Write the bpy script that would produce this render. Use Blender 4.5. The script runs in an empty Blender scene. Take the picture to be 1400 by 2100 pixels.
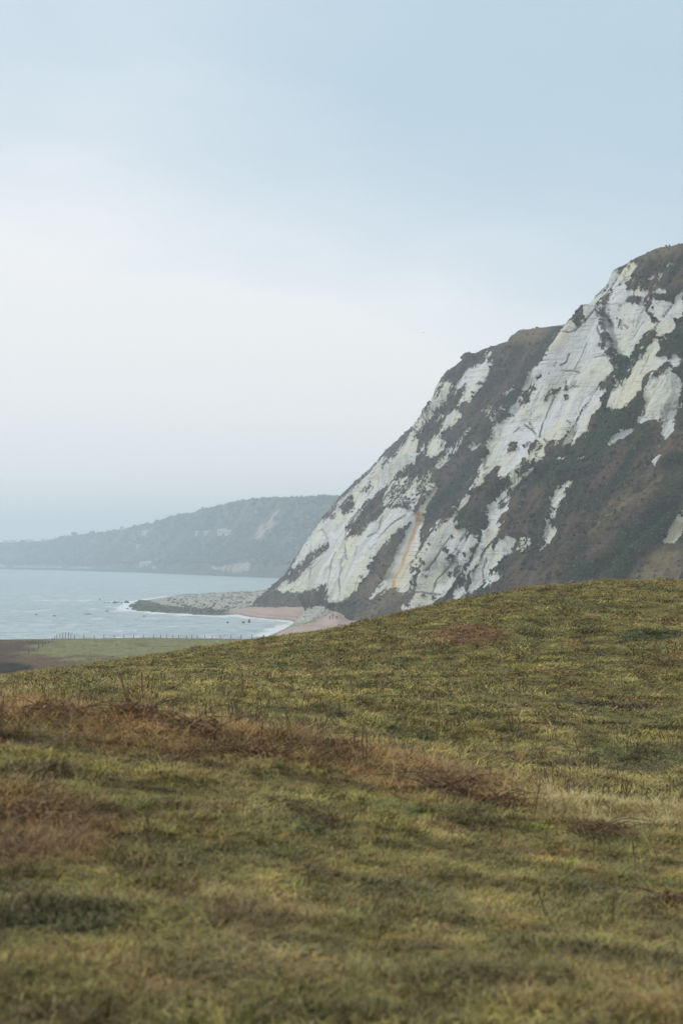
import bpy, math, random
import numpy as np
random.seed(7)
rng = np.random.default_rng(11)
sc = bpy.context.scene
R = math.radians

# ------------------------------------------------------------------ camera
EYE = 28.0                       # metres above the sea
F = 85.0 / 36.0 * 2100.0         # focal length in photo pixels
PITCH = math.atan(90.0 / F)
cam_d = bpy.data.cameras.new('camera')
cam = bpy.data.objects.new('camera', cam_d)
sc.collection.objects.link(cam)
cam.location = (0, 0, EYE)
cam.rotation_euler = (R(90) + PITCH, 0, 0)
cam_d.sensor_fit = 'VERTICAL'
cam_d.sensor_height = 36.0
cam_d.sensor_width = 24.0
cam_d.lens = 85.0
cam_d.clip_start = 0.2
cam_d.clip_end = 90000
cam_d.dof.use_dof = True
cam_d.dof.focus_distance = 140.0
cam_d.dof.aperture_fstop = 5.0
sc.camera = cam

# ------------------------------------------------------------------ sky and sun
SUN_EL, SUN_AZ = R(42), R(-72)          # azimuth measured from +Y towards +X
world = bpy.data.worlds.new('World'); sc.world = world; world.use_nodes = True
wn, wl = world.node_tree.nodes, world.node_tree.links
wn.clear()
def N(tree_nodes, typ, **kw):
    n = tree_nodes.new(typ)
    for k, v in kw.items(): setattr(n, k, v)
    return n
out = N(wn, 'ShaderNodeOutputWorld'); bg = N(wn, 'ShaderNodeBackground')
bg.inputs['Strength'].default_value = 0.1
sky = N(wn, 'ShaderNodeTexSky', sky_type='NISHITA', sun_disc=False)
sky.sun_elevation = SUN_EL; sky.sun_rotation = SUN_AZ
sky.air_density = 1.0; sky.dust_density = 1.5; sky.ozone_density = 1.5
tc = N(wn, 'ShaderNodeTexCoord')
sep = N(wn, 'ShaderNodeSeparateXYZ'); wl.new(tc.outputs['Generated'], sep.inputs[0])
def wmath(op, a, b=None, c=None):
    m = N(wn, 'ShaderNodeMath', operation=op)
    for i, v in enumerate((a, b, c)):
        if v is None: continue
        if isinstance(v, (int, float)): m.inputs[i].default_value = v
        else: wl.new(v, m.inputs[i])
    return m.outputs[0]
# thin overcast: colour by height above the horizon, broken up by very soft cloud
ramp = N(wn, 'ShaderNodeValToRGB'); cr = ramp.color_ramp
cr.interpolation = 'B_SPLINE'
cloud_noise = N(wn, 'ShaderNodeTexNoise'); cloud_noise.inputs['Scale'].default_value = 3.4
cloud_noise.inputs['Detail'].default_value = 3.0; cloud_noise.inputs['Roughness'].default_value = 0.45
mp = N(wn, 'ShaderNodeMapping'); mp.inputs['Scale'].default_value = (1.0, 1.0, 2.6)
mp.inputs['Location'].default_value = (0.35, 0.0, 0.2)
wl.new(tc.outputs['Generated'], mp.inputs[0]); wl.new(mp.outputs[0], cloud_noise.inputs['Vector'])
fine = N(wn, 'ShaderNodeTexNoise'); fine.inputs['Scale'].default_value = 9.0
fine.inputs['Detail'].default_value = 4.0
mp2 = N(wn, 'ShaderNodeMapping'); mp2.inputs['Scale'].default_value = (1.0, 1.0, 3.0)
wl.new(tc.outputs['Generated'], mp2.inputs[0]); wl.new(mp2.outputs[0], fine.inputs['Vector'])
h = wmath('ADD', sep.outputs['Z'], wmath('MULTIPLY', wmath('SUBTRACT', cloud_noise.outputs['Fac'], 0.5), 0.17))
h = wmath('ADD', h, wmath('MULTIPLY', wmath('SUBTRACT', fine.outputs['Fac'], 0.5), 0.05))
h = wmath('ADD', h, wmath('MULTIPLY', sep.outputs['X'], 0.22))
wl.new(wmath('MULTIPLY', h, 2.0), ramp.inputs[0])
def setramp(cr, stops):
    while len(cr.elements) > 1: cr.elements.remove(cr.elements[-1])
    cr.elements[0].position = stops[0][0]; cr.elements[0].color = (*stops[0][1], 1)
    for p, c in stops[1:]:
        e = cr.elements.new(p); e.color = (*c, 1)
SKY_STOPS = [(0.0, (1.04, 1.08, 1.13)), (0.06, (1.11, 1.11, 1.15)), (0.14, (1.12, 1.11, 1.14)),
             (0.21, (0.98, 1.00, 1.04)), (0.29, (0.74, 0.84, 0.92)), (0.41, (0.53, 0.69, 0.80)),
             (0.60, (0.50, 0.66, 0.78)), (0.85, (0.80, 0.86, 0.92)), (1.0, (0.90, 0.94, 0.98))]
setramp(cr, SKY_STOPS)
scale10 = N(wn, 'ShaderNodeVectorMath', operation='SCALE'); scale10.inputs['Scale'].default_value = 10.0
wl.new(ramp.outputs[0], scale10.inputs[0])
mix = N(wn, 'ShaderNodeMix', data_type='RGBA'); mix.inputs['Factor'].default_value = 0.93
wl.new(sky.outputs[0], mix.inputs['A']); wl.new(scale10.outputs[0], mix.inputs['B'])
wl.new(mix.outputs['Result'], bg.inputs[0]); wl.new(bg.outputs[0], out.inputs[0])

sun_d = bpy.data.lights.new('sun', 'SUN'); sun_d.energy = 1.5; sun_d.angle = R(12); sun_d.color = (1.0, 0.96, 0.90)
sun = bpy.data.objects.new('sun', sun_d); sc.collection.objects.link(sun)
from mathutils import Vector, Matrix
sdir = Vector((math.cos(SUN_EL) * math.sin(SUN_AZ), math.cos(SUN_EL) * math.cos(SUN_AZ), math.sin(SUN_EL)))
sun.rotation_euler = sdir.to_track_quat('Z', 'Y').to_euler()
sc.view_settings.view_transform = 'Standard'; sc.view_settings.look = 'None'
sc.view_settings.exposure = 0.0; sc.view_settings.gamma = 1.0
sc.view_settings.use_curve_mapping = False
sc.render.engine = 'CYCLES'
sc.cycles.use_denoising = True
sc.cycles.max_bounces = 5; sc.cycles.diffuse_bounces = 2; sc.cycles.glossy_bounces = 2
sc.cycles.volume_bounces = 2; sc.cycles.transparent_max_bounces = 8
HAZE = 0.000265

# ------------------------------------------------------------------ helpers
cp, sp = math.cos(PITCH), math.sin(PITCH)
def at(px, py, Y):
    """World point seen at photo pixel (px,py) at distance Y in front of the camera."""
    px = np.asarray(px, float); py = np.asarray(py, float); Y = np.asarray(Y, float)
    u = (px - 700) / F; v = (1050 - py) / F
    dy = cp - v * sp; dz = sp + v * cp
    return u * Y / dy, Y + 0 * u, EYE + dz * Y / dy
def to_pix(X, Y, Z):
    z = Z - EYE
    f = Y * cp + z * sp; v = -Y * sp + z * cp
    return 700 + X / f * F, 1050 - v / f * F
def sea_at(px, py):
    u = (np.asarray(px, float) - 700) / F; v = (1050 - np.asarray(py, float)) / F
    dy = cp - v * sp; dz = sp + v * cp
    k = -EYE / dz
    return u * k, dy * k

_p = rng.permutation(512).astype(np.int64); _p = np.concatenate([_p, _p, _p])
_g = rng.normal(size=(512, 3)); _g /= np.linalg.norm(_g, axis=1)[:, None]
def perlin(x, y, z):
    x, y, z = np.broadcast_arrays(np.asarray(x, float), np.asarray(y, float), np.asarray(z, float))
    xi = np.floor(x).astype(np.int64); yi = np.floor(y).astype(np.int64); zi = np.floor(z).astype(np.int64)
    xf, yf, zf = x - xi, y - yi, z - zi
    u, v, w = [t * t * t * (t * (t * 6 - 15) + 10) for t in (xf, yf, zf)]
    xi &= 511; yi &= 511; zi &= 511
    def gr(a, b, c):
        i = _p[_p[_p[(xi + a) & 511] + ((yi + b) & 511)] + ((zi + c) & 511)] & 511
        g = _g[i]
        return g[..., 0] * (xf - a) + g[..., 1] * (yf - b) + g[..., 2] * (zf - c)
    def L(a, b, t): return a + (b - a) * t
    return 1.5 * L(L(L(gr(0,0,0), gr(1,0,0), u), L(gr(0,1,0), gr(1,1,0), u), v),
                   L(L(gr(0,0,1), gr(1,0,1), u), L(gr(0,1,1), gr(1,1,1), u), v), w)
def fbm(x, y, z=0.0, o=4, gain=0.5):
    s = 0; a = 1; n = 0
    for k in range(o):
        s = s + a * perlin(x * 2**k + 17 * k, y * 2**k - 9 * k, np.asarray(z) * 2**k + 5 * k); n += a; a *= gain
    return s / n
def sstep(a, b, x):
    t = np.clip((x - a) / (b - a), 0, 1); return t * t * (3 - 2 * t)

def poly_mask(img, ox, oy, pts, val, soft=None):
    """Even-odd fill of a polygon in a raster."""
    P = np.array(pts, float) - (ox, oy)
    H, W = img.shape
    x0, x1 = int(max(0, P[:, 0].min())), int(min(W, P[:, 0].max() + 2))
    y0, y1 = int(max(0, P[:, 1].min())), int(min(H, P[:, 1].max() + 2))
    if x1 <= x0 or y1 <= y0: return
    xx, yy = np.meshgrid(np.arange(x0, x1) + .5, np.arange(y0, y1) + .5)
    ins = np.zeros(xx.shape, bool)
    for (ax, ay), (bx, by) in zip(P, np.roll(P, -1, 0)):
        if ay == by: continue
        c = ((ay > yy) != (by > yy)) & (xx < (bx - ax) * (yy - ay) / (by - ay) + ax)
        ins ^= c
    img[y0:y1, x0:x1][ins] = val
def blob(img, ox, oy, x, y, rx, ry, val, rot=0.0):
    H, W = img.shape
    yy, xx = np.mgrid[0:H, 0:W]
    dx, dy = xx + ox - x, yy + oy - y
    a = dx * math.cos(rot) + dy * math.sin(rot); b = -dx * math.sin(rot) + dy * math.cos(rot)
    g = np.exp(-((a / rx)**2 + (b / ry)**2))
    img += (val - img) * np.clip(g * 1.3, 0, 1)
def stroke(img, ox, oy, pts, w, val):
    H, W = img.shape
    yy, xx = np.mgrid[0:H, 0:W]; xx = xx + ox; yy = yy + oy
    d = np.full((H, W), 1e9)
    for (ax, ay), (bx, by) in zip(pts[:-1], pts[1:]):
        L2 = (bx-ax)**2 + (by-ay)**2 + 1e-9
        t = np.clip(((xx-ax)*(bx-ax) + (yy-ay)*(by-ay)) / L2, 0, 1)
        d = np.minimum(d, np.hypot(xx - ax - t*(bx-ax), yy - ay - t*(by-ay)))
    g = np.exp(-(d / w)**2)
    img += (val - img) * g
def blur(img, r, n=2):
    for _ in range(n):
        for ax in (0, 1):
            k = np.ones(2*r+1) / (2*r+1)
            pad = [(0, 0), (0, 0)]; pad[ax] = (r, r)
            q = np.pad(img, pad, mode='edge')
            c = np.cumsum(q, axis=ax); z = np.zeros_like(np.take(c, [0], ax)); c = np.concatenate([z, c], ax)
            m = 2*r+1
            img = (np.take(c, np.arange(m, c.shape[ax]), ax) - np.take(c, np.arange(0, c.shape[ax]-m), ax)) / m
    return img
def sample(img, ox, oy, px, py):
    H, W = img.shape
    x = np.clip(px - ox, 0, W - 1.001); y = np.clip(py - oy, 0, H - 1.001)
    xi = x.astype(int); yi = y.astype(int); xf = x - xi; yf = y - yi
    return (img[yi, xi] * (1-xf) * (1-yf) + img[yi, xi+1] * xf * (1-yf)
            + img[yi+1, xi] * (1-xf) * yf + img[yi+1, xi+1] * xf * yf)
def smooth_inside(px, py, poly):
    P = np.array(poly, float); ins = np.zeros(np.shape(px), bool)
    for (ax, ay), (bx, by) in zip(P, np.roll(P, -1, 0)):
        if ay == by: continue
        ins ^= ((ay > py) != (by > py)) & (px < (bx - ax) * (py - ay) / (by - ay) + ax)
    return ins
def poly_sdf(x, y, poly):
    """signed distance, positive inside"""
    P = np.array(poly, float); d = np.full(np.shape(x), 1e9)
    for (ax, ay), (bx, by) in zip(P, np.roll(P, -1, 0)):
        L2 = (bx-ax)**2 + (by-ay)**2 + 1e-9
        t = np.clip(((x-ax)*(bx-ax) + (y-ay)*(by-ay)) / L2, 0, 1)
        d = np.minimum(d, np.hypot(x - ax - t*(bx-ax), y - ay - t*(by-ay)))
    return np.where(smooth_inside(x, y, poly), d, -d)

def link(o, parent=None):
    sc.collection.objects.link(o)
    if parent is not None: o.parent = parent
    return o
def mesh_np(name, co, faces, mat=None, parent=None, smooth=True, attrs=None):
    """faces: (n,4) or (n,3) int array"""
    me = bpy.data.meshes.new(name)
    co = np.asarray(co, np.float32); faces = np.asarray(faces, np.int32)
    me.vertices.add(len(co)); me.vertices.foreach_set('co', co.ravel())
    k = faces.shape[1]
    me.loops.add(faces.size); me.loops.foreach_set('vertex_index', faces.ravel())
    me.polygons.add(len(faces)); me.polygons.foreach_set('loop_start', np.arange(0, faces.size, k, dtype=np.int32))
    me.update(calc_edges=True)
    if smooth: me.polygons.foreach_set('use_smooth', np.ones(len(faces), bool))
    for an, av in (attrs or {}).items():
        av = np.asarray(av, np.float32)
        if av.ndim == 1:
            a = me.attributes.new(an, 'FLOAT', 'POINT'); a.data.foreach_set('value', av)
        else:
            a = me.attributes.new(an, 'FLOAT_VECTOR', 'POINT'); a.data.foreach_set('vector', av.ravel())
    if mat: me.materials.append(mat)
    return link(bpy.data.objects.new(name, me), parent)
def grid_faces(nr, nc, flip=False):
    i = np.arange((nr-1)*(nc-1)); r = i // (nc-1); c = i % (nc-1)
    a = r*nc + c
    f = np.stack([a, a+1, a+nc+1, a+nc], 1)
    return f[:, ::-1] if flip else f
def tag(o, label=None, cat=None, group=None, kind=None):
    if label: o['label'] = label
    if cat: o['category'] = cat
    if group: o['group'] = group
    if kind: o['kind'] = kind
    return o
def empty(name, loc=(0, 0, 0), rz=0.0):
    o = bpy.data.objects.new(name, None); o.location = loc; o.rotation_euler = (0, 0, rz)
    o.empty_display_size = 0.2
    return link(o)
def copy_tree(o, parent=None):
    c = o.copy(); sc.collection.objects.link(c)
    if parent is not None: c.parent = parent
    for ch in [x for x in o.children]: copy_tree(ch, c)
    return c

class MB:
    def __init__(s): s.v = []; s.f = []
    def box(s, x0, x1, y0, y1, z0, z1):
        n = len(s.v)
        s.v += [(x, y, z) for z in (z0, z1) for x, y in ((x0, y0), (x1, y0), (x1, y1), (x0, y1))]
        s.f += [tuple(n+i for i in q) for q in ((3,2,1,0), (4,5,6,7), (0,1,5,4), (1,2,6,5), (2,3,7,6), (3,0,4,7))]
        return s
    def prism(s, pts, y0, y1):          # polygon in XZ swept along Y
        n = len(s.v); k = len(pts)
        s.v += [(x, y0, z) for x, z in pts] + [(x, y1, z) for x, z in pts]
        s.f += [tuple(range(n, n+k)), tuple(range(n+2*k-1, n+k-1, -1))]
        s.f += [(n+(i+1) % k, n+i, n+k+i, n+k+(i+1) % k) for i in range(k)]
        return s
    def tube(s, pts, radii, k=6):
        pts = [Vector(p) for p in pts]; n0 = len(s.v)
        if not hasattr(radii, '__len__'): radii = [radii]*len(pts)
        for i, p in enumerate(pts):
            d = (pts[min(i+1, len(pts)-1)] - pts[max(i-1, 0)]).normalized()
            a = d.orthogonal().normalized(); b = d.cross(a)
            for j in range(k):
                t = 2*math.pi*j/k; q = p + (a*math.cos(t) + b*math.sin(t))*radii[i]
                s.v.append(tuple(q))
        for i in range(len(pts)-1):
            for j in range(k):
                a = n0+i*k+j; b = n0+i*k+(j+1) % k
                s.f.append((a, b, b+k, a+k))
        s.f.append(tuple(range(n0+k-1, n0-1, -1))); e = n0+(len(pts)-1)*k
        s.f.append(tuple(range(e, e+k)))
        return s
    def build(s, name, mat, parent=None, smooth=False):
        me = bpy.data.meshes.new(name); me.from_pydata(s.v, [], s.f); me.update()
        if smooth:
            for p in me.polygons: p.use_smooth = True
        me.materials.append(mat)
        return link(bpy.data.objects.new(name, me), parent)

# ------------------------------------------------------------------ materials
def newmat(name, rough=0.9, spec=0.2):
    m = bpy.data.materials.new(name); m.use_nodes = True
    t = m.node_tree; b = t.nodes['Principled BSDF']
    b.inputs['Roughness'].default_value = rough
    b.inputs['Specular IOR Level'].default_value = spec
    return m, t, b
class G:
    """small node-graph writer"""
    def __init__(s, t): s.t = t; s.n = t.nodes; s.l = t.links
    def node(s, typ, **kw): return N(s.n, typ, **kw)
    def put(s, v, sock):
        if isinstance(v, (int, float)): sock.default_value = v
        elif isinstance(v, tuple): sock.default_value = v if len(v) == 4 or sock.type == 'VECTOR' else (*v, 1)
        else: s.l.new(v, sock)
    def m(s, op, a, b=0.0, c=0.0, clamp=False):
        n = s.node('ShaderNodeMath', operation=op, use_clamp=clamp)
        for i, v in enumerate((a, b, c)): s.put(v, n.inputs[i])
        return n.outputs[0]
    def mix(s, f, a, b, blend='MIX'):
        n = s.node('ShaderNodeMix', data_type='RGBA', blend_type=blend)
        s.put(f, n.inputs['Factor']); s.put(a, n.inputs['A']); s.put(b, n.inputs['B'])
        return n.outputs['Result']
    def attr(s, name, typ='GEOMETRY'):
        n = s.node('ShaderNodeAttribute', attribute_name=name, attribute_type=typ); return n
    def pos(s, scale=(1, 1, 1), rot=(0, 0, 0), src='Object'):
        c = s.node('ShaderNodeTexCoord'); m = s.node('ShaderNodeMapping')
        m.inputs['Scale'].default_value = scale; m.inputs['Rotation'].default_value = rot
        s.l.new(c.outputs[src], m.inputs[0]); return m.outputs[0]
    def noise(s, vec, scale, detail=4, rough=0.55, dist=0.0):
        n = s.node('ShaderNodeTexNoise'); s.l.new(vec, n.inputs['Vector'])
        n.inputs['Scale'].default_value = scale; n.inputs['Detail'].default_value = detail
        n.inputs['Roughness'].default_value = rough; n.inputs['Distortion'].default_value = dist
        return n.outputs['Fac']
    def range(s, v, a, b, c=0.0, d=1.0, smooth=True):
        n = s.node('ShaderNodeMapRange', interpolation_type='SMOOTHSTEP' if smooth else 'LINEAR')
        s.put(v, n.inputs['Value'])
        for k, q in (('From Min', a), ('From Max', b), ('To Min', c), ('To Max', d)): n.inputs[k].default_value = q
        return n.outputs['Result']
    def bump(s, hgt, strength, dist, bsdf):
        n = s.node('ShaderNodeBump'); n.inputs['Strength'].default_value = strength
        n.inputs['Distance'].default_value = dist
        s.l.new(hgt, n.inputs['Height']); s.l.new(n.outputs[0], bsdf.inputs['Normal'])
def simple(name, col, rough=0.85, var=0.25, scale=3.0, spec=0.2):
    m, t, b = newmat(name, rough, spec); g = G(t)
    f = g.noise(g.pos(), scale, 5)
    lo = tuple(c*(1-var) for c in col); hi = tuple(min(1, c*(1+var)) for c in col)
    g.l.new(g.mix(g.range(f, 0.3, 0.7), lo, hi), b.inputs['Base Color'])
    return m

# cliff: chalk where the 'chalk' attribute plus ragged noise says so, scrub elsewhere
def cliff_material():
    m, t, b = newmat('chalk_and_scrub', 0.95, 0.1); g = G(t)
    P = g.pos(); Pv = g.attr('flow').outputs['Vector']
    ch = g.attr('chalk').outputs['Fac']; st = g.attr('tint')
    s3 = g.node('ShaderNodeSeparateXYZ'); g.l.new(st.outputs['Vector'], s3.inputs[0])
    rag = g.m('ADD', g.m('MULTIPLY', g.m('SUBTRACT', g.noise(P, 0.75, 7, 0.75), 0.5), 2.4),
              g.m('MULTIPLY', g.m('SUBTRACT', g.noise(Pv, 0.55, 6, 0.7), 0.5), 2.2))
    rag = g.m('MULTIPLY', rag, g.range(ch, 0.0, 0.30, 0.30, 1.0)); rag = g.m('MULTIPLY', rag, g.range(ch, 0.75, 1.0, 1.0, 0.75))
    k = g.range(g.m('ADD', ch, rag), 0.32, 0.42)
    ck = g.attr('crack').outputs['Fac']
    # chalk colour
    strata = g.noise(g.pos((0.05, 0.03, 1.6)), 0.55, 5, 0.65)
    streak = g.noise(Pv, 0.5, 6, 0.7)
    big = g.noise(P, 0.045, 4, 0.5)
    c = g.mix(g.range(big, 0.35, 0.65), (0.84, 0.86, 0.86), (0.83, 0.80, 0.63))
    c = g.mix(g.range(streak, 0.50, 0.76, 0, 0.5), c, (0.46, 0.47, 0.42))
    c = g.mix(g.range(strata, 0.56, 0.70, 0, 0.5), c, (0.36, 0.37, 0.34))
    c = g.mix(g.range(g.noise(P, 0.7, 5, 0.7), 0.60, 0.72, 0, 0.65), c, (0.20, 0.21, 0.17))
    c = g.mix(g.m('MULTIPLY', s3.outputs['X'], g.range(g.noise(Pv, 0.6, 4), 0.25, 0.5)), c, g.mix(g.range(s3.outputs['X'], 0.45, 0.9), (0.76, 0.56, 0.24), (0.66, 0.30, 0.06)))
    l1 = g.range(g.m('ABSOLUTE', g.m('SUBTRACT', g.noise(Pv, 0.16, 5, 0.6), 0.5)), 0.004, 0.016, 1, 0)
    l2 = g.range(g.m('ABSOLUTE', g.m('SUBTRACT', g.noise(g.pos((0.03, 0.02, 1.0)), 0.35, 5, 0.6, 0.3), 0.5)), 0.004, 0.018, 1, 0)
    l1 = g.m('MULTIPLY', l1, g.range(g.noise(P, 0.08, 3), 0.42, 0.58)); l2 = g.m('MULTIPLY', l2, g.range(g.noise(P, 0.12, 3), 0.48, 0.6))
    c = g.mix(g.m('MULTIPLY', g.m('MAXIMUM', l1, l2), 0.6), c, (0.15, 0.155, 0.13))
    c = g.mix(g.range(g.noise(Pv, 0.09, 4, 0.6), 0.44, 0.66, 0, 0.5), c, (0.42, 0.43, 0.39))
    c = g.mix(g.m('MULTIPLY', g.m('MULTIPLY', g.range(ck, 0.35, 0.9), g.range(g.noise(P, 0.5, 4, 0.6), 0.38, 0.56)), 0.7), c, (0.13, 0.13, 0.10))
    # scrub colour
    n1 = g.noise(P, 0.09, 5, 0.6); n2 = g.noise(P, 0.5, 6, 0.7); n3 = g.noise(Pv, 0.13, 5, 0.6)
    v = g.mix(g.range(n1, 0.42, 0.58), (0.036, 0.034, 0.024), (0.125, 0.084, 0.060))
    v = g.mix(g.range(n3, 0.50, 0.62, 0, 0.8), v, (0.014, 0.022, 0.012)); v = g.mix(g.range(n3, 0.47, 0.36, 0, 0.75), v, (0.165, 0.125, 0.080))
    v = g.mix(g.m('MULTIPLY', s3.outputs['Y'], g.range(n1, 0.2, 0.5)), v, (0.018, 0.050, 0.016))
    v = g.mix(g.m('MULTIPLY', s3.outputs['Z'], g.range(n1, 0.15, 0.5)), v, (0.26, 0.20, 0.115))
    v = g.mix(g.range(n2, 0.42, 0.62, 0, 0.85), v, g.mix(0.5, v, (0.01, 0.012, 0.01)))
    v = g.mix(g.range(g.noise(P, 1.6, 3), 0.55, 0.68, 0, 0.6), v, (0.24, 0.21, 0.15))
    g.l.new(g.mix(k, v, c), b.inputs['Base Color'])
    hb = g.m('ADD', g.m('MULTIPLY', streak, 0.6), g.m('ADD', g.m('MULTIPLY', strata, 0.5), g.m('MULTIPLY', n2, 0.9)))
    hb = g.m('SUBTRACT', hb, g.m('ADD', g.m('MULTIPLY', k, 0.4), g.m('MULTIPLY', ck, 1.0)))
    g.bump(hb, 1.0, 2.2, b)
    return m
M_cliff = cliff_material()

def headland_material():
    m, t, b = newmat('far_hill_ground', 0.95, 0.1); g = G(t); P = g.pos()
    ch = g.attr('chalk').outputs['Fac']
    rag = g.m('MULTIPLY', g.m('SUBTRACT', g.noise(g.pos((1, .5, .35)), 0.10, 6, 0.75), 0.5), 3.0)
    k = g.range(g.m('ADD', ch, rag), 0.45, 0.75, 0, 0.8)
    v = g.mix(g.range(g.noise(P, 0.02, 5, 0.65), 0.35, 0.65), (0.022, 0.040, 0.038), (0.15, 0.15, 0.11))  # lightened, slightly blued greens: some distance haze is put into the colour
    v = g.mix(g.range(g.noise(P, 0.006, 3), 0.45, 0.6, 0, 0.5), v, (0.06, 0.08, 0.04))
    g.l.new(g.mix(k, v, g.mix(g.noise(P, 0.01, 3), (0.55, 0.52, 0.47), (0.62, 0.50, 0.40))), b.inputs['Base Color'])
    g.bump(g.noise(P, 0.05, 6, 0.75), 1.0, 14.0, b)
    return m
M_head = headland_material()

def ground_material():
    m, t, b = newmat('matted_winter_turf', 0.95, 0.08); g = G(t); P = g.pos()
    col = g.attr('turf').outputs['Vector']
    n = g.noise(P, 9.0, 4, 0.7); n2 = g.noise(P, 0.8, 5, 0.65)
    c = g.mix(g.range(n, 0.35, 0.68, 0, 0.8), col, g.mix(0.72, col, (0.01, 0.012, 0.006)))
    c = g.mix(g.range(n2, 0.5, 0.75, 0, 0.55), c, (0.045, 0.04, 0.022))
    g.l.new(c, b.inputs['Base Color'])
    g.bump(g.m('ADD', n, g.m('MULTIPLY', n2, 3.0)), 0.8, 0.06, b)
    return m
M_ground = ground_material()

def grass_material(name):
    m, t, b = newmat(name, 0.75, 0.15); g = G(t)
    tint = g.attr('tint', 'INSTANCER').outputs['Vector']
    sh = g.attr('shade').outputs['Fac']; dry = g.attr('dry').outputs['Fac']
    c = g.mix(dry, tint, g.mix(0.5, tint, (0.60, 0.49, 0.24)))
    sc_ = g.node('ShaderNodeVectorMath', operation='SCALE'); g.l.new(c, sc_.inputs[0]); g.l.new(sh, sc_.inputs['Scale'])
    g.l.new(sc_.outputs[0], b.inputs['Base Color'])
    return m
M_grass = grass_material('grass_blade')

def sea_material():
    m, t, b = newmat('sea_water', 0.22, 0.5); g = G(t)
    fo = g.attr('foam').outputs['Fac']
    Pl = g.pos((0.5, 0.16, 1.0)); P = g.pos((1.0, 0.5, 1.0))
    w1 = g.noise(Pl, 0.32, 6, 0.65, 0.4); w2 = g.noise(P, 0.5, 4, 0.6)
    w0 = g.noise(g.pos((0.25, 0.08, 1.0)), 0.05, 4, 0.6)
    rag = g.m('MULTIPLY', g.m('SUBTRACT', g.noise(g.pos((0.5, 0.10, 1)), 0.22, 6, 0.7), 0.5), 1.9)
    k = g.range(g.m('ADD', fo, rag), 0.45, 0.75)
    k = g.m('MAXIMUM', k, g.range(g.noise(g.pos((0.5, .10, 1)), 0.16, 7, 0.75), 0.55, 0.64, 0, 0.8))
    base = g.mix(g.range(w0, 0.35, 0.65), (0.26, 0.36, 0.37), (0.34, 0.43, 0.43))
    base = g.mix(g.range(w1, 0.46, 0.62, 0, 0.9), base, (0.15, 0.22, 0.235))
    g.l.new(g.mix(k, base, (0.72, 0.76, 0.78)), b.inputs['Base Color'])
    g.l.new(g.range(k, 0, 1, 0.30, 0.9), b.inputs['Roughness'])
    g.bump(g.m('ADD', g.m('MULTIPLY', w1, 1.0), g.m('MULTIPLY', w2, 0.18)), 1.0, 3.2, b)
    return m
M_sea = sea_material()

def shore_material():
    m, t, b = newmat('shore_sand_and_weed', 0.85, 0.2); g = G(t); P = g.pos()
    s3 = g.node('ShaderNodeSeparateXYZ'); g.l.new(g.attr('zone').outputs['Vector'], s3.inputs[0])
    n = g.noise(g.pos((1, .4, 1)), 0.15, 5, 0.6)
    sand = g.mix(g.range(n, 0.3, 0.7), (0.37, 0.275, 0.225), (0.46, 0.35, 0.295))
    sand = g.mix(g.m('MULTIPLY', g.range(g.noise(g.pos((1, .25, 1)), 0.35, 4), 0.45, 0.62), 0.35), sand, (0.30, 0.20, 0.17))
    weed = g.mix(g.range(g.noise(P, 0.5, 5, 0.7), 0.35, 0.65), (0.045, 0.055, 0.035), (0.17, 0.18, 0.10))
    rock = g.mix(g.range(g.noise(P, 0.6, 5, 0.7), 0.35, 0.65), (0.16, 0.155, 0.11), (0.44, 0.43, 0.32))
    sand = g.mix(g.m('MULTIPLY', s3.outputs['Z'], 0.75), sand, (0.17, 0.125, 0.10))
    c = g.mix(s3.outputs['X'], sand, rock); c = g.mix(s3.outputs['Y'], c, weed)
    g.l.new(c, b.inputs['Base Color'])
    g.bump(g.noise(P, 0.9, 4), 0.7, 0.5, b)
    return m
M_shore = shore_material()
M_palerock = simple('pale_chalk_boulder', (0.46, 0.46, 0.40), 0.9, 0.3, 0.8)
M_weedrock = simple('weedy_boulder', (0.085, 0.095, 0.055), 0.8, 0.5, 0.7)
M_darkrock = simple('wet_dark_rock', (0.055, 0.055, 0.05), 0.6, 0.4, 0.8)
M_wood = simple('weathered_post_wood', (0.14, 0.125, 0.10), 0.9, 0.35, 8)
M_wire = simple('galvanised_wire', (0.22, 0.22, 0.22), 0.5, 0.2, 10)
M_conc = simple('stained_concrete', (0.10, 0.10, 0.095), 0.9, 0.4, 0.9)
M_seawall = simple('sea_wall_stone', (0.075, 0.075, 0.07), 0.9, 0.3, 0.05)
M_white = simple('white_render_wall', (0.74, 0.74, 0.72), 0.8, 0.08, 0.3)
M_roof = simple('pale_slate_roof', (0.42, 0.43, 0.44), 0.7, 0.2, 0.5)
M_glass_shade = simple('window_glass_and_door_shade', (0.03, 0.035, 0.04), 0.2, 0.2, 1, 0.5)  # house windows, and the painted shade of the shelter doorway
M_stem = simple('dead_bramble_stem', (0.10, 0.065, 0.045), 0.85, 0.4, 12)
M_leaf = simple('dead_bracken_leaf', (0.21, 0.135, 0.072), 0.9, 0.5, 7)
M_stalk = simple('dry_stalk', (0.14, 0.095, 0.055), 0.9, 0.35, 9)
M_tree = simple('bare_tree_twigs', (0.055, 0.055, 0.042), 0.95, 0.4, 0.3)

# ------------------------------------------------------------------ haze (one closed box of even air)
hz = MB().box(-4500, 4500, -60, 7500, -6, 150).build('haze', bpy.data.materials.new('haze_air'))
hm = hz.data.materials[0]; hm.use_nodes = True; hm.node_tree.nodes.clear()
ho = hm.node_tree.nodes.new('ShaderNodeOutputMaterial'); hv = hm.node_tree.nodes.new('ShaderNodeVolumePrincipled')
hv.inputs['Color'].default_value = (0.80, 0.91, 1.0, 1); hv.inputs['Density'].default_value = HAZE
hv.inputs['Anisotropy'].default_value = 0.0
hm.node_tree.links.new(hv.outputs[0], ho.inputs['Volume'])
tag(hz, 'pale blue sea haze over the bay and cliffs', None, None, 'stuff')

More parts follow.
